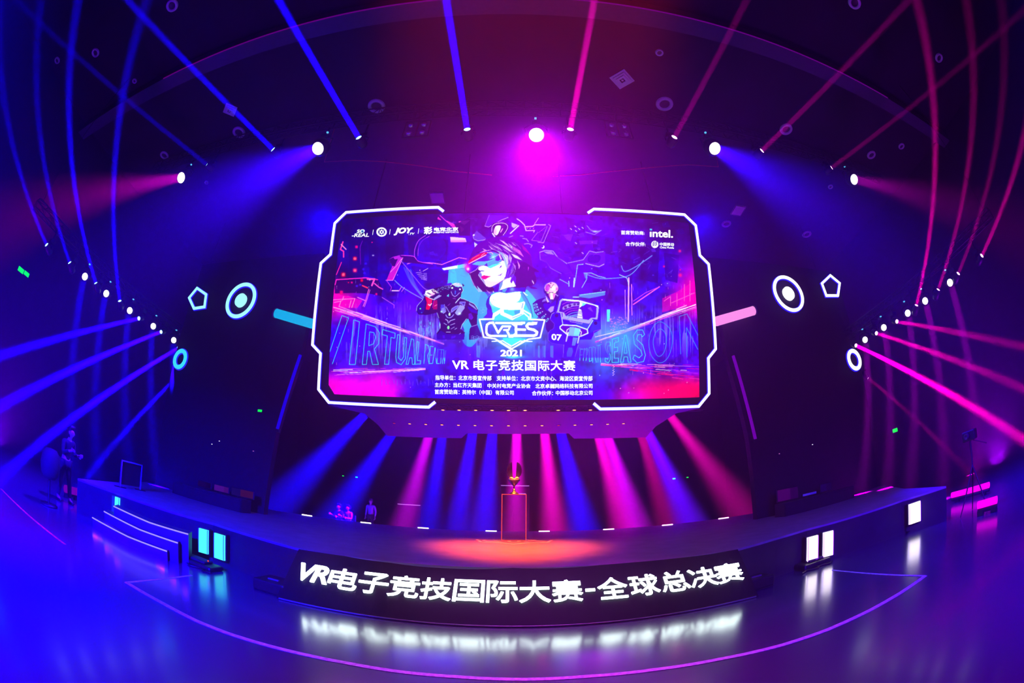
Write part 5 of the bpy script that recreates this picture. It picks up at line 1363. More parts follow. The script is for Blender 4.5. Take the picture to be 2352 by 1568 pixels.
# ------------------------------------------------------------------ trusses
def truss(name, a, b, size, label, group=None):
    a, b = Vector(a), Vector(b)
    t = thing(name, label, 'truss', tuple((a + b) / 2), group)
    d = (b - a).normalized()
    sd = Vector((0, 0, 1)).cross(d).normalized() * size / 2
    up = Vector((0, 0, size / 2))
    cs = [sd + up, -sd + up, -sd - up, sd - up]
    for c in cs:
        MB().tube([a + c, b + c], 0.025, 8).build('chord', 'black', t)
    mb = MB()
    n = int((b - a).length / (size * 1.6))
    for k in range(n + 1):
        p = a.lerp(b, k / n)
        for i in range(4):
            mb.tube([p + cs[i], p + cs[(i + 1) % 4]], 0.012, 6, cap=False)
            if k < n:
                q_ = a.lerp(b, (k + 1) / n)
                mb.tube([p + cs[i], q_ + cs[(i + 1) % 4]], 0.012, 6, cap=False)
    mb.build('bracing', 'black', t)
    return t


def hang_from(t, pts):
    for p in pts:
        MB().tube([p, (p[0], p[1], HZ)], 0.012, 6).build('hanging_cable', 'black', t)


FT = truss('front_truss', (-14.6, 7.7, 12.38), (15.2, 7.7, 12.38), 0.34, 'black truss crossing the hall above the screen with a row of stage lights')
hang_from(FT, [(x, 7.7, 12.55) for x in (-13, -8, -3, 3, 8, 13)])
for s_, nm in ((-1, 'left'), (1, 'right')):
    T_ = truss('side_truss', (s_ * 13.35, 3.0, 6.98), (s_ * 13.35, 12.6, 6.98), 0.3, 'black truss along the %s side of the arena with a row of stage lights' % nm)
    hang_from(T_, [(s_ * 13.35, y, 7.13) for y in (3.2, 12.4)])
# pale trims that catch the light on the front truss
for x, y, L in ((912, 299, 1.5), (1060, 288, 1.0), (1180, 283, 0.6), (1345, 287, 1.3), (1470, 296, 1.2)):
    pass

# ------------------------------------------------------------------ stage lights
LENS_MESH = {}


def fixture(name, P, q, r, lens_m, label, cat, mount_z, group, ind=True, length=0.34):
    """A moving head with its lens at P, aimed at q, hung by a bracket from the height mount_z."""
    P, q = Vector(P), Vector(q)
    d = (q - P).normalized()
    piv = P - d * length * 0.62
    side = d.cross(Vector((0, 0, 1)))
    side = side.normalized() if side.length > 0.05 else Vector((1, 0, 0))
    t = thing(name, label, cat, (piv.x, piv.y, mount_z), group)
    rb = r * 1.3 + 0.03
    top = piv.z + rb * 1.35
    MB().box((piv.x - 0.13, piv.y - 0.11, top + 0.02), (piv.x + 0.13, piv.y + 0.11, top + 0.15), 0.02).build('base', 'black', t)
    cz = max(mount_z, top + 0.17)
    hx = piv.x if mount_z > 10 else math.copysign(13.35, piv.x)
    hy = TRUSS_Y if mount_z > 10 else piv.y
    cl = MB().tube([(piv.x, piv.y, top + 0.15), (piv.x, piv.y, cz)], 0.03, 10)
    cl.tube([(piv.x, piv.y, cz), (hx + (0.16 if hx > piv.x else -0.16 if mount_z < 10 else 0), hy + (0.19 if mount_z > 10 else 0.0), cz)], 0.022, 8)
    cl.build('clamp', 'black', t)
    yk = MB()
    for s_ in (-1, 1):
        yk.tube([piv + side * s_ * (rb + 0.03), piv + side * s_ * (rb + 0.045) + Vector((0, 0, rb * 0.9)), Vector((piv.x, piv.y, top)) + side * s_ * rb * 0.6, Vector((piv.x, piv.y, top + 0.02))], 0.025, 8)
    yk.build('yoke', 'black', t)
    rot = d.to_track_quat('Z', 'Y').to_matrix().to_4x4()
    hm = Matrix.Translation(piv) @ rot
    f_ = length * 0.62
    h = MB().lathe([(0.0, -length * 0.55), (rb * 0.7, -length * 0.5), (rb * 0.95, -length * 0.3), (rb, 0.0), (rb * 0.95, f_ * 0.75), (r * 1.12, f_ * 0.96), (r * 1.12, f_ + 0.015), (r, f_ + 0.015), (r, f_ - 0.01), (0, f_ - 0.01)], 24, hm).build('head', 'black', t)
    MB().lathe([(0.0, f_ + 0.012 - 0.02), (r * 0.7, f_ + 0.004 - 0.01), (r * 0.99, f_ - 0.012 + 0.002)], 24, hm).build('lens', lens_m, h)
    if ind:
        I = Vector((piv.x, piv.y - 0.125, top + 0.085))
        tow = (EYE - piv); tow.z = 0; tow.normalize()
        I = Vector((piv.x, piv.y, top + 0.11)) + tow * 0.19
        MB().box(tuple(I - Vector((0.03, 0.03, 0.015))), tuple(I + Vector((0.03, 0.03, 0.015)))).build('display', glow('fixture_display', lin((90, 190, 255)), 1.2) if 'disp' not in LENS_MESH else LENS_MESH['disp'], t)
    return t


LENS_MESH['disp'] = glow('fixture_display', lin((90, 190, 255)), 1.2)
for p, q, col, wt, spr, lb in WASH:
    P = on_truss(*p)
    d = (Vector(q) - P).normalized() + (EYE - P).normalized() * 0.9
    fixture('wash_light', P, P + d, 0.21, 'lampwhite', lb, 'stage light', 12.2, 'wash lights on the front truss')


def beam(name, P, E, col, wt, r, spr, lens, label, mz, group, ind=False):
    P, E = Vector(P), Vector(E)
    fixture(name, P, E, r, lens, label, 'stage light', mz, group, ind)
    lamp('beam_lamp', P + (E - P).normalized() * 0.03, E, col, wt * 2.6, r * 0.85, spr)


# beams of the front truss, upwards over the audience
ORD = ['first', 'second', 'third', 'fourth', 'fifth', 'sixth', 'seventh', 'eighth']
FB = [((475, 378), (100, 60), BLUE, 50, 1), ((627, 343), (330, 40), BLUE, 170, 1), ((824, 316), (640, 0), BLUE, 330, 1), ((1073, 297), (1025, 0), BLUE, 300, 1),
      ((1310, 297), (1365, 0), (1, 0, 0.5), 55, 0), ((1549, 315), (1715, 0), (1, 0, 0.55), 12, 0), ((1750, 346), (2060, 30), (1, 0, 0.55), 20, 0), ((1910, 385), (2130, 215), (1, 0, 0.5), 14, 0)]
for i, (p, e, col, wt, bl_) in enumerate(FB):
    P = on_truss(*p)
    E = at_z(*e, 11.6)
    lb = '%s beam light on the front truss, %s from the %s end, shining up' % ('blue' if bl_ else 'pink', ORD[i if i < 4 else 7 - i], 'left' if i < 4 else 'right')
    beam('beam_light', P, E, col, wt, 0.10, 1.2, 'lampblue' if bl_ else 'lamppink', lb, 12.2, 'beam lights on the front truss')

# the side trusses: beam lights and small wash lights in turn
SXD = 13.1
LB = [((107, 562), (6, 200), 40), ((160, 603), (88, 60), 60), ((220, 650), (178, 10), 150), ((275, 691), (322, 50), 100), ((319, 731), (0, 817), 40), ((370, 762), (0, 934), 90), ((410, 799), (64, 1043), 100)]
for i, (p, e, wt) in enumerate(LB):
    P = at_x(*p, -SXD)
    E = at_z(*e, 10.9) if i == 3 else at_x(*e, -11.2 if i < 4 else -9.5)
    beam('beam_light', P, E, BLUE, wt * (1.1 if i < 4 else 1.8), 0.075, 2.8 if i < 4 else 1.5, 'lampblue', 'blue beam light on the left truss, %s from the near end, shining %s' % (ORD[i], 'up' if i < 4 else 'outwards'), 6.83, 'beam lights on the left side truss')
P = Vector((-13.1, 12.5, 5.0)); E = at_x(215, 1100, -9.0)
P = at_y(405, 868, 12.1)
beam('beam_light', P, at_y(205, 1092, 7.6), BLUE, 110, 0.085, 3.0, 'lampblue', 'blue beam light behind the left wing wall, shining down and outwards', 6.4, 'beam lights on the left side truss')
RB = [((2255, 587), (2352, 312), 26), ((2201, 628), (2300, 250), 14), ((2155, 665), (2232, 100), 36), ((2105, 701), (2115, 40), 80), ((2060, 738), (2352, 797), 5), ((2013, 765), (2352, 893), 10), ((1966, 793), (2352, 1012), 60)]
for i, (p, e, wt) in enumerate(RB):
    P = at_x(*p, SXD)
    E = at_z(*e, 10.9) if i == 3 else at_x(*e, 11.2 if i < 4 else 9.5)
    beam('beam_light', P, E, PINK, wt * (0.7 if i < 4 else 1.0), 0.075, 2.8 if i < 4 else 1.5, 'lamppink', 'pink beam light on the right truss, %s from the near end, shining %s' % (ORD[i], 'up' if i < 4 else 'outwards'), 6.83, 'beam lights on the right side truss')
P = at_y(1994, 868, 12.15)
beam('beam_light', P, at_y(2225, 1085, 8.6), PINK, 22, 0.085, 3.0, 'lamppink', 'pink beam light behind the right wing wall, shining down and outwards', 6.4, 'beam lights on the right side truss')
LW = [((195, 635), (163, 960)), ((244, 674), (219, 970)), ((298, 713), (289, 985)), ((352, 749), (350, 985)), ((399, 781), (407, 960))]
RW = [((2182, 649), (2240, 960)), ((2125, 691), (2165, 960)), ((2085, 719), (2100, 970)), ((2030, 752), (2045, 980)), ((1987, 780), (1992, 980))]
for i, (p, e) in enumerate(LW):
    P = at_x(*p, -SXD)
    E = at_x(*e, -SXD + 0.6)
    fixture('wash_light', P, P.lerp(EYE, 0.5) + Vector((0, 0, -0.8)), 0.118, 'lampwhite', 'small white wash light on the left side truss, %s from its near end' % ORD[i], 'stage light', 6.83, 'wash lights on the left side truss', True, 0.26)
    lamp('wash_lamp', P + Vector((0, 0, -0.16)), E, (0.004, 0.0, 1), 300, 0.14, 7)
for i, (p, e) in enumerate(RW):
    P = at_x(*p, SXD)
    E = at_x(*e, SXD - 0.6)
    fixture('wash_light', P, P.lerp(EYE, 0.5) + Vector((0, 0, -0.8)), 0.118, 'lampwhite', 'small white wash light on the right side truss, %s from its near end' % ORD[i], 'stage light', 6.83, 'wash lights on the right side truss', True, 0.26)
    lamp('wash_lamp', P + Vector((0, 0, -0.16)), E, (0.8, 0.0, 1), 75, 0.14, 7)

# beams coming down behind the canopy on to the back of the stage
BB = [((838, 952), (640, 1160), BLUE, 360, 7, 17), ((905, 990), (770, 1190), BLUE, 300, 8, 17), ((988, 990), (930, 1200), (0.8, 0, 1), 108, 6, 17), ((1018, 990), (985, 1200), BLUE, 180, 6, 17.2),
      ((1087, 985), (1052, 1200), BLUE, 210, 6, 17), ((1132, 985), (1112, 1200), BLUE, 270, 7, 17), ((1187, 985), (1184, 1200), (1, 0, 0.75), 150, 5, 17.2), ((1250, 985), (1272, 1205), (1, 0, 0.55), 180, 6, 17),
      ((1286, 985), (1338, 1205), BLUE, 330, 7, 17.2), ((1372, 992), (1430, 1205), (1, 0, 0.55), 165, 6, 17), ((1392, 992), (1462, 1205), (0.8, 0, 1), 180, 6, 17.2), ((1470, 990), (1530, 1190), (1, 0, 0.4), 66, 6, 17), ((1485, 985), (1580, 1190), (0.12, 0, 1), 330, 7, 17.2), ((1538, 953), (1700, 1170), (1, 0, 0.45), 126, 7, 17)]
bt = truss('back_truss', (-8.0, 17.1, 5.75), (8.5, 17.1, 5.75), 0.3, 'dark truss hidden behind the canopy over the back of the stage')
hang_from(bt, [(x, 17.1, 5.9) for x in (-7, -2.5, 2.5, 7)])
for i, (p, e, col, wt, spr, y) in enumerate(BB):
    P = at_y(*p, y)
    E = at_y(*e, y + 1.0)
    lamp('back_beam_lamp', P, E, col, wt * 15, 0.19, spr * 2 + 7)

# 2 x 2 audience lights on the front truss
for cx_, cy__, nm, s_ in ((957, 294.5, 'left', 13), (1421, 296, 'right', 13)):
    c = at_y(cx_, cy__, 7.75)
    t = thing('blinder_light', 'unlit four-lamp audience light on the front truss, %s of the middle' % nm, 'stage light', (c.x, c.y, 12.2))
    w_ = 0.19
    MB().tube([(c.x, c.y + 0.05, c.z + 2 * w_), (c.x, c.y + 0.05, 12.26), (c.x, TRUSS_Y - 0.17, 12.26)], 0.02, 8).build('bracket', 'black', t)
    fr_ = MB()
    for k in (-1, 1):
        fr_.box((c.x - 2 * w_, c.y + 0.02, c.z + k * 2 * w_ - 0.02), (c.x + 2 * w_, c.y + 0.08, c.z + k * 2 * w_ + 0.02)).box((c.x + k * 2 * w_ - 0.02, c.y + 0.02, c.z - 2 * w_), (c.x + k * 2 * w_ + 0.02, c.y + 0.08, c.z + 2 * w_))
    fr_.box((c.x - 0.02, c.y + 0.02, c.z - 2 * w_), (c.x + 0.02, c.y + 0.08, c.z + 2 * w_)).build('frame', 'black', t)
    for i in (-1, 1):
        for j in (-1, 1):
            MB().lathe([(0.0, -0.09), (0.05, -0.08), (0.085, -0.045), (0.10, 0.0), (0.09, 0.05), (0.05, 0.08), (0, 0.09)], 20, Matrix.Translation((c.x + i * w_ * 1.05, c.y, c.z + j * w_)) @ Matrix.Rotation(R(90), 4, 'X')).build('lamp', mat('chrome_reflector', (0.75, 0.7, 0.78), 0.25, 0.9, noise=0.05), t)

# ------------------------------------------------------------------ the ceiling
DLT = [((396, 12), 15, 'second from the left in the row nearest the camera'), ((220, 120), 11, 'leftmost in the row nearest the camera'), ((865, 243), 18.5, 'left of the screen top, in the middle row'), ((549, 303), 15, 'second from the left in the middle row'), ((378, 356), 11, 'leftmost in the middle row'),
       ((1526, 238), 18.5, 'right of the screen top, in the middle row'), ((1962, 5), 16, 'second from the right in the row nearest the camera'), ((2156, 132), 11, 'rightmost in the row nearest the camera'), ((1805, 296), 15, 'second from the right in the middle row'), ((2001, 355), 11, 'rightmost in the middle row'), ((1668, 513), 11, 'just right of the screen, in the far row'), ((1853, 537), 11, 'rightmost in the far row'), ((1514, 120), 8.5, 'small, above the right half of the screen'), ((2070, 335), 8, 'small, at the right end of the front truss'), ((1907, 428), 6, 'smallest, beside the right wash light'), ((475, 418), 5, 'smallest, beside the left wash light'), ((310, 185), 6, 'small square-looking, near the left wall'), ((132, 138), 8, 'blue-lit, farthest to the left')]
wt_ = M['white']
rec = mat('downlight_recess', (0.04, 0.035, 0.05), 0.5, noise=0.2)
for (x, y), r_, lb in DLT:
    P = at_z(x, y, HZ)
    rr_ = r_ / 900 * (P - EYE).length
    t = thing('downlight', 'white ring downlight in the ceiling, ' + lb, 'downlight', tuple(P), 'downlights in the ceiling')
    MB().lathe([(rr_ * 0.58, -0.01), (rr_ * 0.60, -0.05), (rr_ * 0.82, -0.07), (rr_ * 0.97, -0.05), (rr_, 0.0)], 36, Matrix.Translation(P)).build('trim_ring', wt_, t)
    MB().lathe([(rr_ * 0.59, -0.02), (rr_ * 0.52, -0.008), (0.0, -0.006)], 36, Matrix.Translation(P)).build('recess', rec, t)
for (x, y), s_, lb in (((1428, 180), 0.34, 'square four-way air diffuser in the ceiling, above the right half of the screen'), ((530, 250), 0.30, 'square four-way air diffuser in the ceiling, crossed by a blue beam on the left')):
    P = at_z(x, y, HZ)
    t = thing('air_diffuser', lb, 'air vent', tuple(P))
    for k, (a_, z_) in enumerate(((1.0, 0.03), (0.72, 0.07), (0.44, 0.11))):
        MB().strip([(P.x + s_ * a_ * u, P.y + s_ * a_ * v, HZ - z_ - 0.01) for u, v in ((-1, 0), (0, -1), (1, 0), (0, 1))], 0.07, (0, 0, -1), 0.02, True).build('louvre', wt_, t)
    MB().box((P.x - 0.03, P.y - 0.03, HZ - 0.13), (P.x + 0.03, P.y + 0.03, HZ)).build('stem', wt_, t)
for (x, y), lb in (((1005, 453), 'small pale panel in the ceiling above the left half of the screen'), ((1695, 482), 'small pale panel in the ceiling right of the screen')):
    P = at_z(x, y, HZ)
    t = thing('ceiling_panel', lb, 'panel', tuple(P))
    MB().box((P.x - 0.27, P.y - 0.32, HZ - 0.05), (P.x + 0.27, P.y + 0.32, HZ), 0.012).build('cover', wt_, t)
    MB().strip([(P.x + a, P.y + b_, HZ - 0.05) for a, b_ in ((-0.26, -0.31), (0.26, -0.31), (0.26, 0.31), (-0.26, 0.31))], 0.03, (0, 0, -1), 0.012, True).build('frame', 'grey', t)
# loose cables slung under the ceiling towards the screen
for pts, nm in (([(745, 372), (812, 368), (880, 371), (960, 380), (1040, 393), (1130, 402)], 'left'), ([(1650, 383), (1580, 378), (1500, 384), (1420, 392), (1330, 402), (1270, 405)], 'right')):
    P = [at_y(pts[0][0], 330, TRUSS_Y) + Vector((0, 0.17, 0))] + [at_y(x, y, 8.1 + 0.5 * i) for i, (x, y) in enumerate(pts)]
    P[0].z = 12.22
    tag(MB().tube(P, 0.016, 6).build('cable', mat('red_cable', (0.5, 0.05, 0.08), 0.6, noise=0.1)), 'thin reddish cable slung from the front truss to the %s half of the screen top' % nm, 'cable')

# ------------------------------------------------------------------ exit signs
for (x, y), pl, v, w_, lb in (((48, 620), 'x', -17.535, 0.34, 'green exit sign high on the left wall, the farther of the pair'), ((61, 629), 'x', -17.535, 0.30, 'green exit sign high on the left wall, the nearer of the pair'), ((597, 943), 'y', WY - 0.06, 0.17, 'green exit sign on the left wing wall'),
                             ((2056, 988), 'x', 17.535, 0.34, 'green exit sign on the right wall behind the stage'), ((1548, 1099), 'y', 31.945, 0.26, 'green exit sign on the back wall, seen through the beams on the right'), ((1579, 1096), 'y', 31.945, 0.18, 'small green exit sign on the back wall, farthest right'), ((819, 1095.5), 'y', 31.945, 0.20, 'green exit sign on the back wall, seen through the beams on the left'), ((788, 1092.5), 'y', 31.945, 0.15, 'small green exit sign on the back wall, farthest left')):
    P = at_x(x, y, v) if pl == 'x' else at_y(x, y, v)
    t = thing('exit_sign', lb, 'exit sign', tuple(P), 'green exit signs')
    s_ = 1 if v > 0 else -1
    if pl == 'x':
        MB().box((P.x, P.y - w_ * 0.6, P.z - w_ * 0.35), (P.x + s_ * 0.06, P.y + w_ * 0.6, P.z + w_ * 0.35), 0.01).build('housing', 'black', t)
        MB().box((P.x - s_ * 0.012, P.y - w_ * 0.5, P.z - w_ * 0.25), (P.x, P.y + w_ * 0.5, P.z + w_ * 0.25), 0.004).build('lit_face', 'green', t)
    else:
        MB().box((P.x - w_ * 0.6, P.y, P.z - w_ * 0.35), (P.x + w_ * 0.6, P.y + 0.05, P.z + w_ * 0.35), 0.01).build('housing', 'black', t)
        MB().box((P.x - w_ * 0.5, P.y - 0.012, P.z - w_ * 0.22), (P.x + w_ * 0.5, P.y, P.z + w_ * 0.22), 0.004).build('lit_face', 'green', t)

for x, y, lb in ((505, 1013, 'small white status light on the left wing wall, the brightest'), (488, 1020, 'small status light on the left wing wall, just below and left of the brightest'), (583, 1036, 'small status light on the left wing wall, nearest the screen'), (1865, 1021, 'small white status light on the right wing wall, the brightest'), (1789, 1042, 'small status light on the right wing wall, nearest the screen')):
    P = at_y(x, y, WY + 0.015)
    t = thing('status_light', lb, 'light', tuple(P))
    MB().box((P.x - 0.05, P.y - 0.03, P.z - 0.03), (P.x + 0.05, P.y, P.z + 0.03), 0.008).build('housing', 'black', t)
    MB().box((P.x - 0.022, P.y - 0.036, P.z - 0.008), (P.x + 0.022, P.y - 0.03, P.z + 0.008), 0.002).build('lit_face', 'lampwhite' if 'brightest' in lb[-12:] else 'pinkbar', t)

# ------------------------------------------------------------------ players' desks with monitors in front of the wings
def desk(nm, x0, x1, y):
    t = thing('player_desk', 'long black players\' desk on the stage in front of the %s wing wall' % nm, 'desk', ((x0 + x1) / 2, y, DZ))
    MB().box((x0, y - 0.35, DZ + 0.34), (x1, y + 0.2, DZ + 0.40), 0.012).build('desk_top', 'matte', t)
    MB().box((x0 + 0.02, y - 0.33, DZ), (x1 - 0.02, y - 0.29, DZ + 0.34)).build('front_panel', 'matte', t)
    for x in (x0, x1 - 0.05):
        MB().box((x, y - 0.33, DZ), (x + 0.05, y + 0.18, DZ + 0.34)).build('side_panel', 'matte', t)
    return t


desk('left', -10.6, -7.5, 10.7)
desk('right', 7.7, 10.9, 10.7)


def picture(nm, c0, c1, split):
    m = bpy.data.materials.new(nm)
    m.use_nodes = True
    nt = m.node_tree
    nt.nodes.clear()
    o = nt.nodes.new('ShaderNodeOutputMaterial'); e = nt.nodes.new('ShaderNodeEmission'); tc = nt.nodes.new('ShaderNodeTexCoord'); sx = nt.nodes.new('ShaderNodeSeparateXYZ'); r = nt.nodes.new('ShaderNodeValToRGB')
    r.color_ramp.interpolation = 'CONSTANT'
    r.color_ramp.elements[0].color = (*lin(c0), 1); r.color_ramp.elements[1].color = (*lin(c1), 1); r.color_ramp.elements[1].position = split
    nt.links.new(tc.outputs['Generated'], sx.inputs[0]); nt.links.new(sx.outputs['X'], r.inputs[0]); nt.links.new(r.outputs[0], e.inputs[0]); nt.links.new(e.outputs[0], o.inputs[0])
    m.cycles.emission_sampling = 'NONE'
    return m


MON = [((456, 1103), (482, 1145), picture('dark_blue_picture', (14, 0, 66), (10, 0, 48), 0.6), 'dim dark blue monitor, outermost on the left players\' desk'), ((493, 1112), (523, 1157), picture('purple_picture', (70, 10, 135), (60, 6, 110), 0.7), 'purple monitor in the middle of the left players\' desk'), ((533, 1119), (580, 1163), picture('blue_brown_picture', (16, 4, 92), (56, 8, 62), 0.42), 'half blue half dull red monitor, innermost on the left players\' desk'),
       ((1786, 1126), (1834, 1168), picture('violet_picture', (62, 0, 92), (34, 0, 70), 0.6), 'dull violet monitor, innermost on the right players\' desk'), ((1844, 1135), (1876, 1158), picture('blue_picture', (62, 30, 215), (50, 20, 205), 0.5), 'bright blue monitor in the middle of the right players\' desk'), ((1885, 1113), (1911, 1146), picture('navy_picture', (18, 0, 80), (14, 0, 60), 0.5), 'dim dark blue monitor, outermost on the right players\' desk')]
for a, b, m, lb in MON:
    A, B = at_y(*a, 10.75), at_y(*b, 10.75)
    x0, x1 = sorted((A.x, B.x))
    z1 = A.z
    z0 = max(B.z, DZ + 0.46)
    t = thing('monitor', lb, 'monitor', ((x0 + x1) / 2, 10.75, DZ + 0.4), 'monitors on the players\' desks')
    MB().box((x0 - 0.03, 10.75, z0 - 0.03), (x1 + 0.03, 10.80, z1 + 0.03), 0.012).build('housing', 'black', t)
    MB().box((x0, 10.742, z0), (x1, 10.75, z1)).build('picture', m, t)
    MB().box(((x0 + x1) / 2 - 0.03, 10.80, DZ + 0.4), ((x0 + x1) / 2 + 0.03, 10.84, z0 + 0.12)).build('stand', 'black', t)
    MB().box(((x0 + x1) / 2 - 0.12, 10.72, DZ + 0.4), ((x0 + x1) / 2 + 0.12, 10.88, DZ + 0.415), 0.004).build('foot', 'black', t)

# a pale-edged display frame on the left of the deck
P = at_z(276, 1119, DZ); Q = at_z(322, 1126, DZ)
t = thing('display_stand', 'display board with a thin frame tinted as beam-lit standing on the deck behind the steps', 'display', tuple((P + Q) / 2))
frm = mat('beam_lit_frame_metal', (0.3, 0.3, 0.7), 0.4, 0.3, noise=0.1)  # blue of the passing beams put into the metal's colour
Pt, Qt = P + Vector((0, 0, 0.66)), Q + Vector((0, 0, 0.68))
MB().tube([P, Pt, Qt, Q], 0.022, 8).build('frame', frm, t)
nb = (Q - P).cross(Vector((0, 0, 1))).normalized() * -0.03
MB().prism([P + Vector((0, 0, 0.08)) + nb, Q + Vector((0, 0, 0.08)) + nb, Qt - Vector((0, 0, 0.03)) + nb, Pt - Vector((0, 0, 0.03)) + nb], nb * 0.5).build('board', 'matte', t)
for S in (P, Q):
    MB().box((S.x - 0.03, S.y - 0.2, DZ), (S.x + 0.03, S.y + 0.2, DZ + 0.025), 0.006).build('foot', 'black', t)

# light battens on the floor at the sides
for a, b, m, lb, n in (((2186, 1137), (2272, 1113), 'magenta', 'long magenta light bar on the floor beyond the right stage end', 0), ((2246, 1160), (2290, 1147), 'magenta', 'short magenta light bar on the floor, nearer than the long magenta one', 1), ((149, 1122), (180, 1130), 'dimpurple', 'purple light bar on the floor beyond the left end of the stage', 2)):
    A, B = at_z(*a, 0.22), at_z(*b, 0.22)
    B.z = A.z = 0.22
    t = thing('light_batten', lb, 'stage light', tuple((A + B) / 2 - Vector((0, 0, 0.22))), 'light battens on the floor')
    MB().tube([A, B], 0.075 if n < 2 else 0.10, 12).build('tube', m, t)
    hb = MB()
    hb.tube([A - Vector((0, 0, 0.12)), B - Vector((0, 0, 0.12))], 0.05, 8)
    hb.build('housing', 'black', t)
    for k in (0.15, 0.85):
        p = A.lerp(B, k)
        MB().box((p.x - 0.05, p.y - 0.08, 0), (p.x + 0.05, p.y + 0.08, 0.12), 0.01).build('foot', 'black', t)
# camera tripod in front of the right light bar
P = at_z(2236, 1176, 0)
t = thing('camera_tripod', 'black video camera on a tall tripod beyond the right end of the stage', 'camera', tuple(P))
for k in range(3):
    a = R(30 + 120 * k)
    MB().tube([P + Vector((0, 0, 1.0)), P + Vector((0.42 * math.cos(a), 0.42 * math.sin(a), 0.012))], [0.022, 0.014], 8).build('leg', 'black', t)
MB().tube([P + Vector((0, 0, 0.95)), P + Vector((0, 0, 1.5))], 0.025, 10).build('column', 'black', t)
MB().box((P.x - 0.09, P.y - 0.2, 1.5), (P.x + 0.09, P.y + 0.2, 1.72), 0.03).build('camera_body', 'black', t)
MB().lathe([(0.0, 0.0), (0.06, 0.0), (0.065, 0.16), (0.05, 0.16), (0.0, 0.14)], 20, Matrix.Translation((P.x - 0.08, P.y, 1.61)) @ Matrix.Rotation(R(-90), 4, 'Y')).build('camera_lens', 'lens_dark', t)
MB().tube([P + Vector((0.05, -0.05, 1.5)), P + Vector((0.3, -0.35, 1.32))], 0.012, 8).build('pan_handle', 'black', t)

# rails of the seating far behind the stage, their highlights made as glowing tubes
for a, b, lb in (((1150, 1114.5), (1216, 1115.5), 'rail with a painted pale highlight far behind the trophy, at its stem'), ((1178, 1133.5), (1208, 1133.8), 'short rail with a painted highlight far behind the pedestal top'), ((913, 1157), (966, 1160.5), 'thin rail with a painted highlight far behind the stage, left of the pedestal')):
    A, B = at_y(*a, 26.0), at_y(*b, 26.0)
    t = thing('highlight_rail', lb, 'rail', (A.x, A.y, 0))
    MB().tube([A, B], 0.022, 8).build('highlight_tube', glow('violet_rail_highlight', lin((205, 120, 255)), 1.0), t)
    for p in (A, B):
        MB().tube([(p.x, p.y, 0), (p.x, p.y, p.z)], 0.03, 8).build('post', 'black', t)


# ------------------------------------------------------------------ people
def skin_mesh(joints, bones, root=0, levels=2):
    me = bpy.data.meshes.new('body')
    me.from_pydata([j[:3] for j in joints], bones, [])
    ob = bpy.data.objects.new('body', me)
    C.objects.link(ob)
    md = ob.modifiers.new('skin', 'SKIN')
    for i, j in enumerate(joints):
        s = me.skin_vertices[0].data[i]
        s.radius = (j[3], j[4] if len(j) > 4 else j[3])
        s.use_root = i == root
    sb = ob.modifiers.new('sub', 'SUBSURF')
    sb.levels = sb.render_levels = levels
    m = bpy.data.meshes.new_from_object(ob.evaluated_get(bpy.context.evaluated_depsgraph_get()))
    v = [tuple(x.co) for x in m.vertices]
    f = [tuple(p.vertices) for p in m.polygons]
    bpy.data.objects.remove(ob)
    return v, f


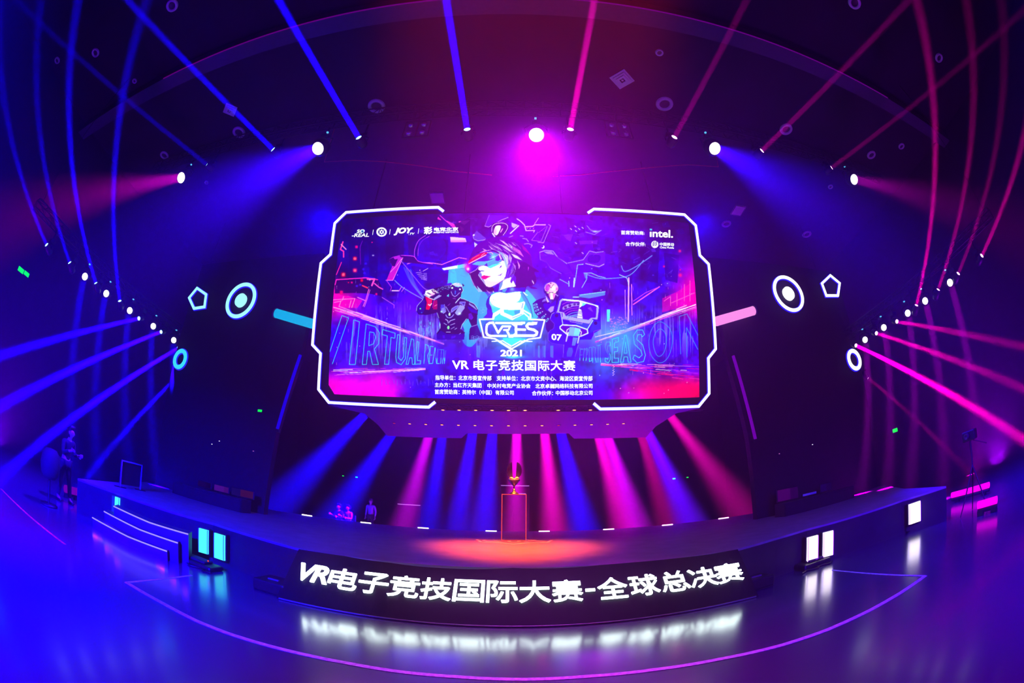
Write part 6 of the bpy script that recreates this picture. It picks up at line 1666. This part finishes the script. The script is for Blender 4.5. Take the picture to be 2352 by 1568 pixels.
def person(label, loc, yaw, pose, top, bottom, name='person', sit=False):
    """A clothed person; pose gives joint positions in the person's own frame (x right, y forward, z up)."""
    mm = Matrix.Translation(loc) @ Matrix.Rotation(yaw, 4, 'Z')
    t = thing(name, label, 'person', loc)
    J = pose

    def put(joints, bones, root=0):
        v, f = skin_mesh(joints, bones, root)
        return [mm @ Vector(p) for p in v], f

    pel, chest, neck, head = J['pelvis'], J['chest'], J['neck'], J['head']
    body = MB()
    jl = [(*pel, 0.13, 0.10), (*J['waist'], 0.125, 0.095), (*chest, 0.15, 0.105), (*neck, 0.052), (*J['jaw'], 0.066), (*head, 0.088, 0.098), (*J['crown'], 0.06)]
    bn = [(0, 1), (1, 2), (2, 3), (3, 4), (4, 5), (5, 6)]
    for s in ('l', 'r'):
        n = len(jl)
        jl += [(*J['sh_' + s], 0.062), (*J['el_' + s], 0.042), (*J['wr_' + s], 0.030), (*J['ha_' + s], 0.034, 0.022)]
        bn += [(2, n), (n, n + 1), (n + 1, n + 2), (n + 2, n + 3)]
        n = len(jl)
        jl += [(*J['hi_' + s], 0.09), (*J['kn_' + s], 0.058), (*J['an_' + s], 0.042), (*J['to_' + s], 0.040, 0.03)]
        bn += [(0, n), (n, n + 1), (n + 1, n + 2), (n + 2, n + 3)]
    v, f = put(jl, bn)
    body.add(v, f, True)
    # fingers, nose, ears, eyes
    for s, sg in (('l', -1), ('r', 1)):
        w_, h = Vector(J['wr_' + s]), Vector(J['ha_' + s])
        d = (h - w_).normalized()
        sd = d.cross(Vector((0, 1, 0.2))).normalized()
        up = sd.cross(d)
        for k, L in enumerate((0.066, 0.078, 0.084, 0.074)):
            b0 = h + sd * (k - 1.5) * 0.021
            body.tube([mm @ (b0), mm @ (b0 + d * L * 0.5 + up * 0.008), mm @ (b0 + d * L * 0.85 + up * 0.03), mm @ (b0 + d * L * 0.95 + up * 0.05)], [0.0105, 0.0095, 0.0085, 0.006], 8)
        tb = w_.lerp(h, 0.55) + sd * -0.036
        body.tube([mm @ tb, mm @ (tb - sd * 0.025 + d * 0.03 + up * 0.01), mm @ (tb - sd * 0.02 + d * 0.062 + up * 0.025)], [0.012, 0.011, 0.007], 8)
    hd = Vector(head)
    body.tube([mm @ (hd + Vector((0, 0.09, 0.02))), mm @ (hd + Vector((0, 0.122, -0.022))), mm @ (hd + Vector((0, 0.095, -0.032)))], [0.009, 0.014, 0.012], 8)
    for sg in (-1, 1):
        body.tube([mm @ (hd + Vector((sg * 0.086, -0.01, 0.025))), mm @ (hd + Vector((sg * 0.102, -0.02, 0.01))), mm @ (hd + Vector((sg * 0.09, -0.005, -0.035)))], [0.012, 0.016, 0.01], 8)
    body.tube([mm @ (hd + Vector((-0.024, 0.086, -0.06))), mm @ (hd + Vector((0, 0.096, -0.061))), mm @ (hd + Vector((0.024, 0.086, -0.06)))], [0.004, 0.008, 0.004], 8)
    b = body.build('body', 'skin', t)
    for sg in (-1, 1):
        ey = MB()
        c_ = mm @ (hd + Vector((sg * 0.034, 0.082, 0.012)))
        ey.lathe([(0.0, -0.011), (0.009, -0.006), (0.011, 0.0), (0.009, 0.006), (0.0, 0.011)], 10, Matrix.Translation(c_))
        ey.build('eye', 'lens_dark', t)
    hr = MB()
    v, f = put([(hd.x, hd.y - 0.015, hd.z + 0.03, 0.097, 0.105), (hd.x, hd.y - 0.04, hd.z + 0.085, 0.075), (hd.x, hd.y - 0.07, hd.z - 0.03, 0.07)], [(0, 1), (0, 2)])
    hr.add(v, f, True)
    hr.build('hair', 'hair', t)
    sh = MB()
    jl = [(*pel, 0.150, 0.118), (*J['waist'], 0.142, 0.112), (*chest, 0.168, 0.122), (neck[0], neck[1], neck[2] - 0.03, 0.072)]
    bn = [(0, 1), (1, 2), (2, 3)]
    for s in ('l', 'r'):
        n = len(jl)
        w_ = Vector(J['el_' + s]).lerp(Vector(J['wr_' + s]), 0.88)
        jl += [(*J['sh_' + s], 0.075), (*J['el_' + s], 0.054), (*w_, 0.042)]
        bn += [(2, n), (n, n + 1), (n + 1, n + 2)]
    v, f = put(jl, bn)
    sh.add(v, f, True)
    sh.build('jacket', top, t)
    tr_ = MB()
    jl = [(pel[0], pel[1], pel[2] - 0.03, 0.150, 0.118)]
    bn = []
    for s in ('l', 'r'):
        n = len(jl)
        a_ = Vector(J['kn_' + s]).lerp(Vector(J['an_' + s]), 0.92)
        jl += [(*J['hi_' + s], 0.104), (*J['kn_' + s], 0.074), (*a_, 0.060)]
        bn += [(0, n), (n, n + 1), (n + 1, n + 2)]
    v, f = put(jl, bn)
    tr_.add(v, f, True)
    tr_.build('trousers', bottom, t)
    for s in ('l', 'r'):
        an, to = Vector(J['an_' + s]), Vector(J['to_' + s])
        so = MB()
        dd = (to - an); dd.z = 0; dd.normalize()
        gz = min(an.z, to.z) - 0.045 if not sit else to.z - 0.04
        v, f = put([(an.x - dd.x * 0.05, an.y - dd.y * 0.05, gz + 0.045, 0.044), (an.x + dd.x * 0.05, an.y + dd.y * 0.05, gz + 0.045, 0.05, 0.044), (to.x + dd.x * 0.05, to.y + dd.y * 0.05, gz + 0.034, 0.044, 0.032)], [(0, 1), (1, 2)])
        so.add(v, f, True)
        so.build('shoe', 'black', t)
    return t


def standing(lean=0.0, arms='work', stride=0.08):
    P = {'pelvis': (0, 0, 0.95), 'waist': (0, 0.02 * lean, 1.10), 'chest': (0, 0.10 * lean, 1.32), 'neck': (0, 0.16 * lean, 1.50), 'jaw': (0, 0.02 + 0.19 * lean, 1.565), 'head': (0, 0.015 + 0.22 * lean, 1.635), 'crown': (0, 0.0 + 0.22 * lean, 1.70),
         'hi_l': (-0.10, 0, 0.90), 'hi_r': (0.10, 0, 0.90), 'kn_l': (-0.12, 0.03 + stride * 0.6, 0.49), 'kn_r': (0.12, 0.03 - stride * 0.4, 0.49), 'an_l': (-0.13, stride, 0.085), 'an_r': (0.13, -stride, 0.085), 'to_l': (-0.14, stride + 0.13, 0.04), 'to_r': (0.14, -stride + 0.13, 0.04),
         'sh_l': (-0.20, 0.10 * lean, 1.42), 'sh_r': (0.20, 0.10 * lean, 1.42)}
    if arms == 'work':
        P.update(el_l=(-0.25, 0.10, 1.15), wr_l=(-0.18, 0.33, 1.17), ha_l=(-0.16, 0.42, 1.19), el_r=(0.25, 0.12, 1.16), wr_r=(0.19, 0.36, 1.24), ha_r=(0.17, 0.45, 1.27))
    else:
        P.update(el_l=(-0.26, -0.02, 1.13), wr_l=(-0.26, 0.06, 0.88), ha_l=(-0.26, 0.08, 0.79), el_r=(0.26, -0.02, 1.13), wr_r=(0.26, 0.06, 0.88), ha_r=(0.26, 0.08, 0.79))
    return P


def seated():
    P = standing(0.4, 'work', 0.0)
    for k in P:
        x, y, z = P[k]
        P[k] = (x, y, z - 0.42)
    P.update(kn_l=(-0.13, 0.44, 0.50), kn_r=(0.13, 0.44, 0.50), an_l=(-0.13, 0.40, 0.085), an_r=(0.13, 0.40, 0.085), to_l=(-0.14, 0.53, 0.04), to_r=(0.14, 0.53, 0.04), hi_l=(-0.10, 0.06, 0.51), hi_r=(0.10, 0.06, 0.51))
    return P


A = at_z(146, 1152, 0)
person('person in dark clothes standing beyond the left stage end with raised hands', (A.x, A.y, 0), R(-75), standing(0.6, 'work', 0.12), 'cloth', 'cloth')
# drum-shaped case on a stand, dark, left of that person
P = at_z(112, 1160, 0)
t = thing('drum_case', 'tall dark rounded case on a stand left of the standing person', 'case', tuple(P))
MB().lathe([(0.0, 0.55), (0.16, 0.56), (0.24, 0.66), (0.27, 0.85), (0.24, 1.05), (0.15, 1.16), (0.0, 1.18)], 24, Matrix.Translation(P)).build('case', 'matte', t)
MB().tube([P + Vector((0, 0, 0.03)), P + Vector((0, 0, 0.57))], 0.03, 8).build('column', 'black', t)
MB().lathe([(0.0, 0.0), (0.24, 0.0), (0.24, 0.03), (0.0, 0.05)], 24, Matrix.Translation(P)).build('foot', 'black', t)
A = at_y(853, 1150, 20.0)
person('person in a pale top standing on the floor behind the stage, left of the pedestal', (A.x, 20.0, 0), R(170), standing(0.3, 'down'), 'shirt', 'cloth')


def chair(label, x, y, yaw):
    t = thing('folding_chair', label, 'chair', (x, y, 0), 'chairs behind the stage')
    mm = Matrix.Translation((x, y, 0)) @ Matrix.Rotation(yaw, 4, 'Z')
    MB().box((-0.22, -0.2, 0.39), (0.22, 0.24, 0.425), 0.01, mm).build('seat', 'black', t)
    MB().box((-0.21, -0.25, 0.60), (0.21, -0.22, 0.88), 0.01, mm).build('backrest', 'black', t)
    for a in (-1, 1):
        MB().tube([mm @ Vector((a * 0.21, -0.27, 0.0)), mm @ Vector((a * 0.21, -0.235, 0.9))], 0.014, 8).build('leg', 'grey', t)
        MB().tube([mm @ Vector((a * 0.21, 0.24, 0.0)), mm @ Vector((a * 0.21, 0.2, 0.4))], 0.014, 8).build('leg', 'grey', t)


for px_, lb, top in ((802, 'person sitting on a chair behind the stage at the left, the right one of two', 'shirt'), (781, 'person sitting on a chair behind the stage at the left, the left one of two', 'cloth')):
    A = at_y(px_, 1165, 18.6)
    chair('chair behind the stage under the %s seated person' % ('right' if px_ == 802 else 'left'), A.x, 18.6, R(160))
    person(lb, (A.x, 18.6, 0), R(160), seated(), top, 'cloth', sit=True)

# ------------------------------------------------------------------ the haze that shows the beams
hz = bpy.data.materials.new('stage_haze')
hz.use_nodes = True
nt = hz.node_tree
nt.nodes.clear()
o_ = nt.nodes.new('ShaderNodeOutputMaterial')
s_ = nt.nodes.new('ShaderNodeVolumeScatter')
s_.inputs['Color'].default_value = (0.85, 0.25, 1, 1)
s_.inputs['Density'].default_value = 0.012
s_.inputs['Anisotropy'].default_value = 0.68
nt.links.new(s_.outputs[0], o_.inputs['Volume'])
o = MB().box((-HX + 0.02, HY0 + 0.02, 0.006), (HX - 0.02, HY1 - 0.02, HZ - 0.004)).build('haze', hz)
tag(o, 'thin stage haze filling the hall', 'haze', kind='stuff')
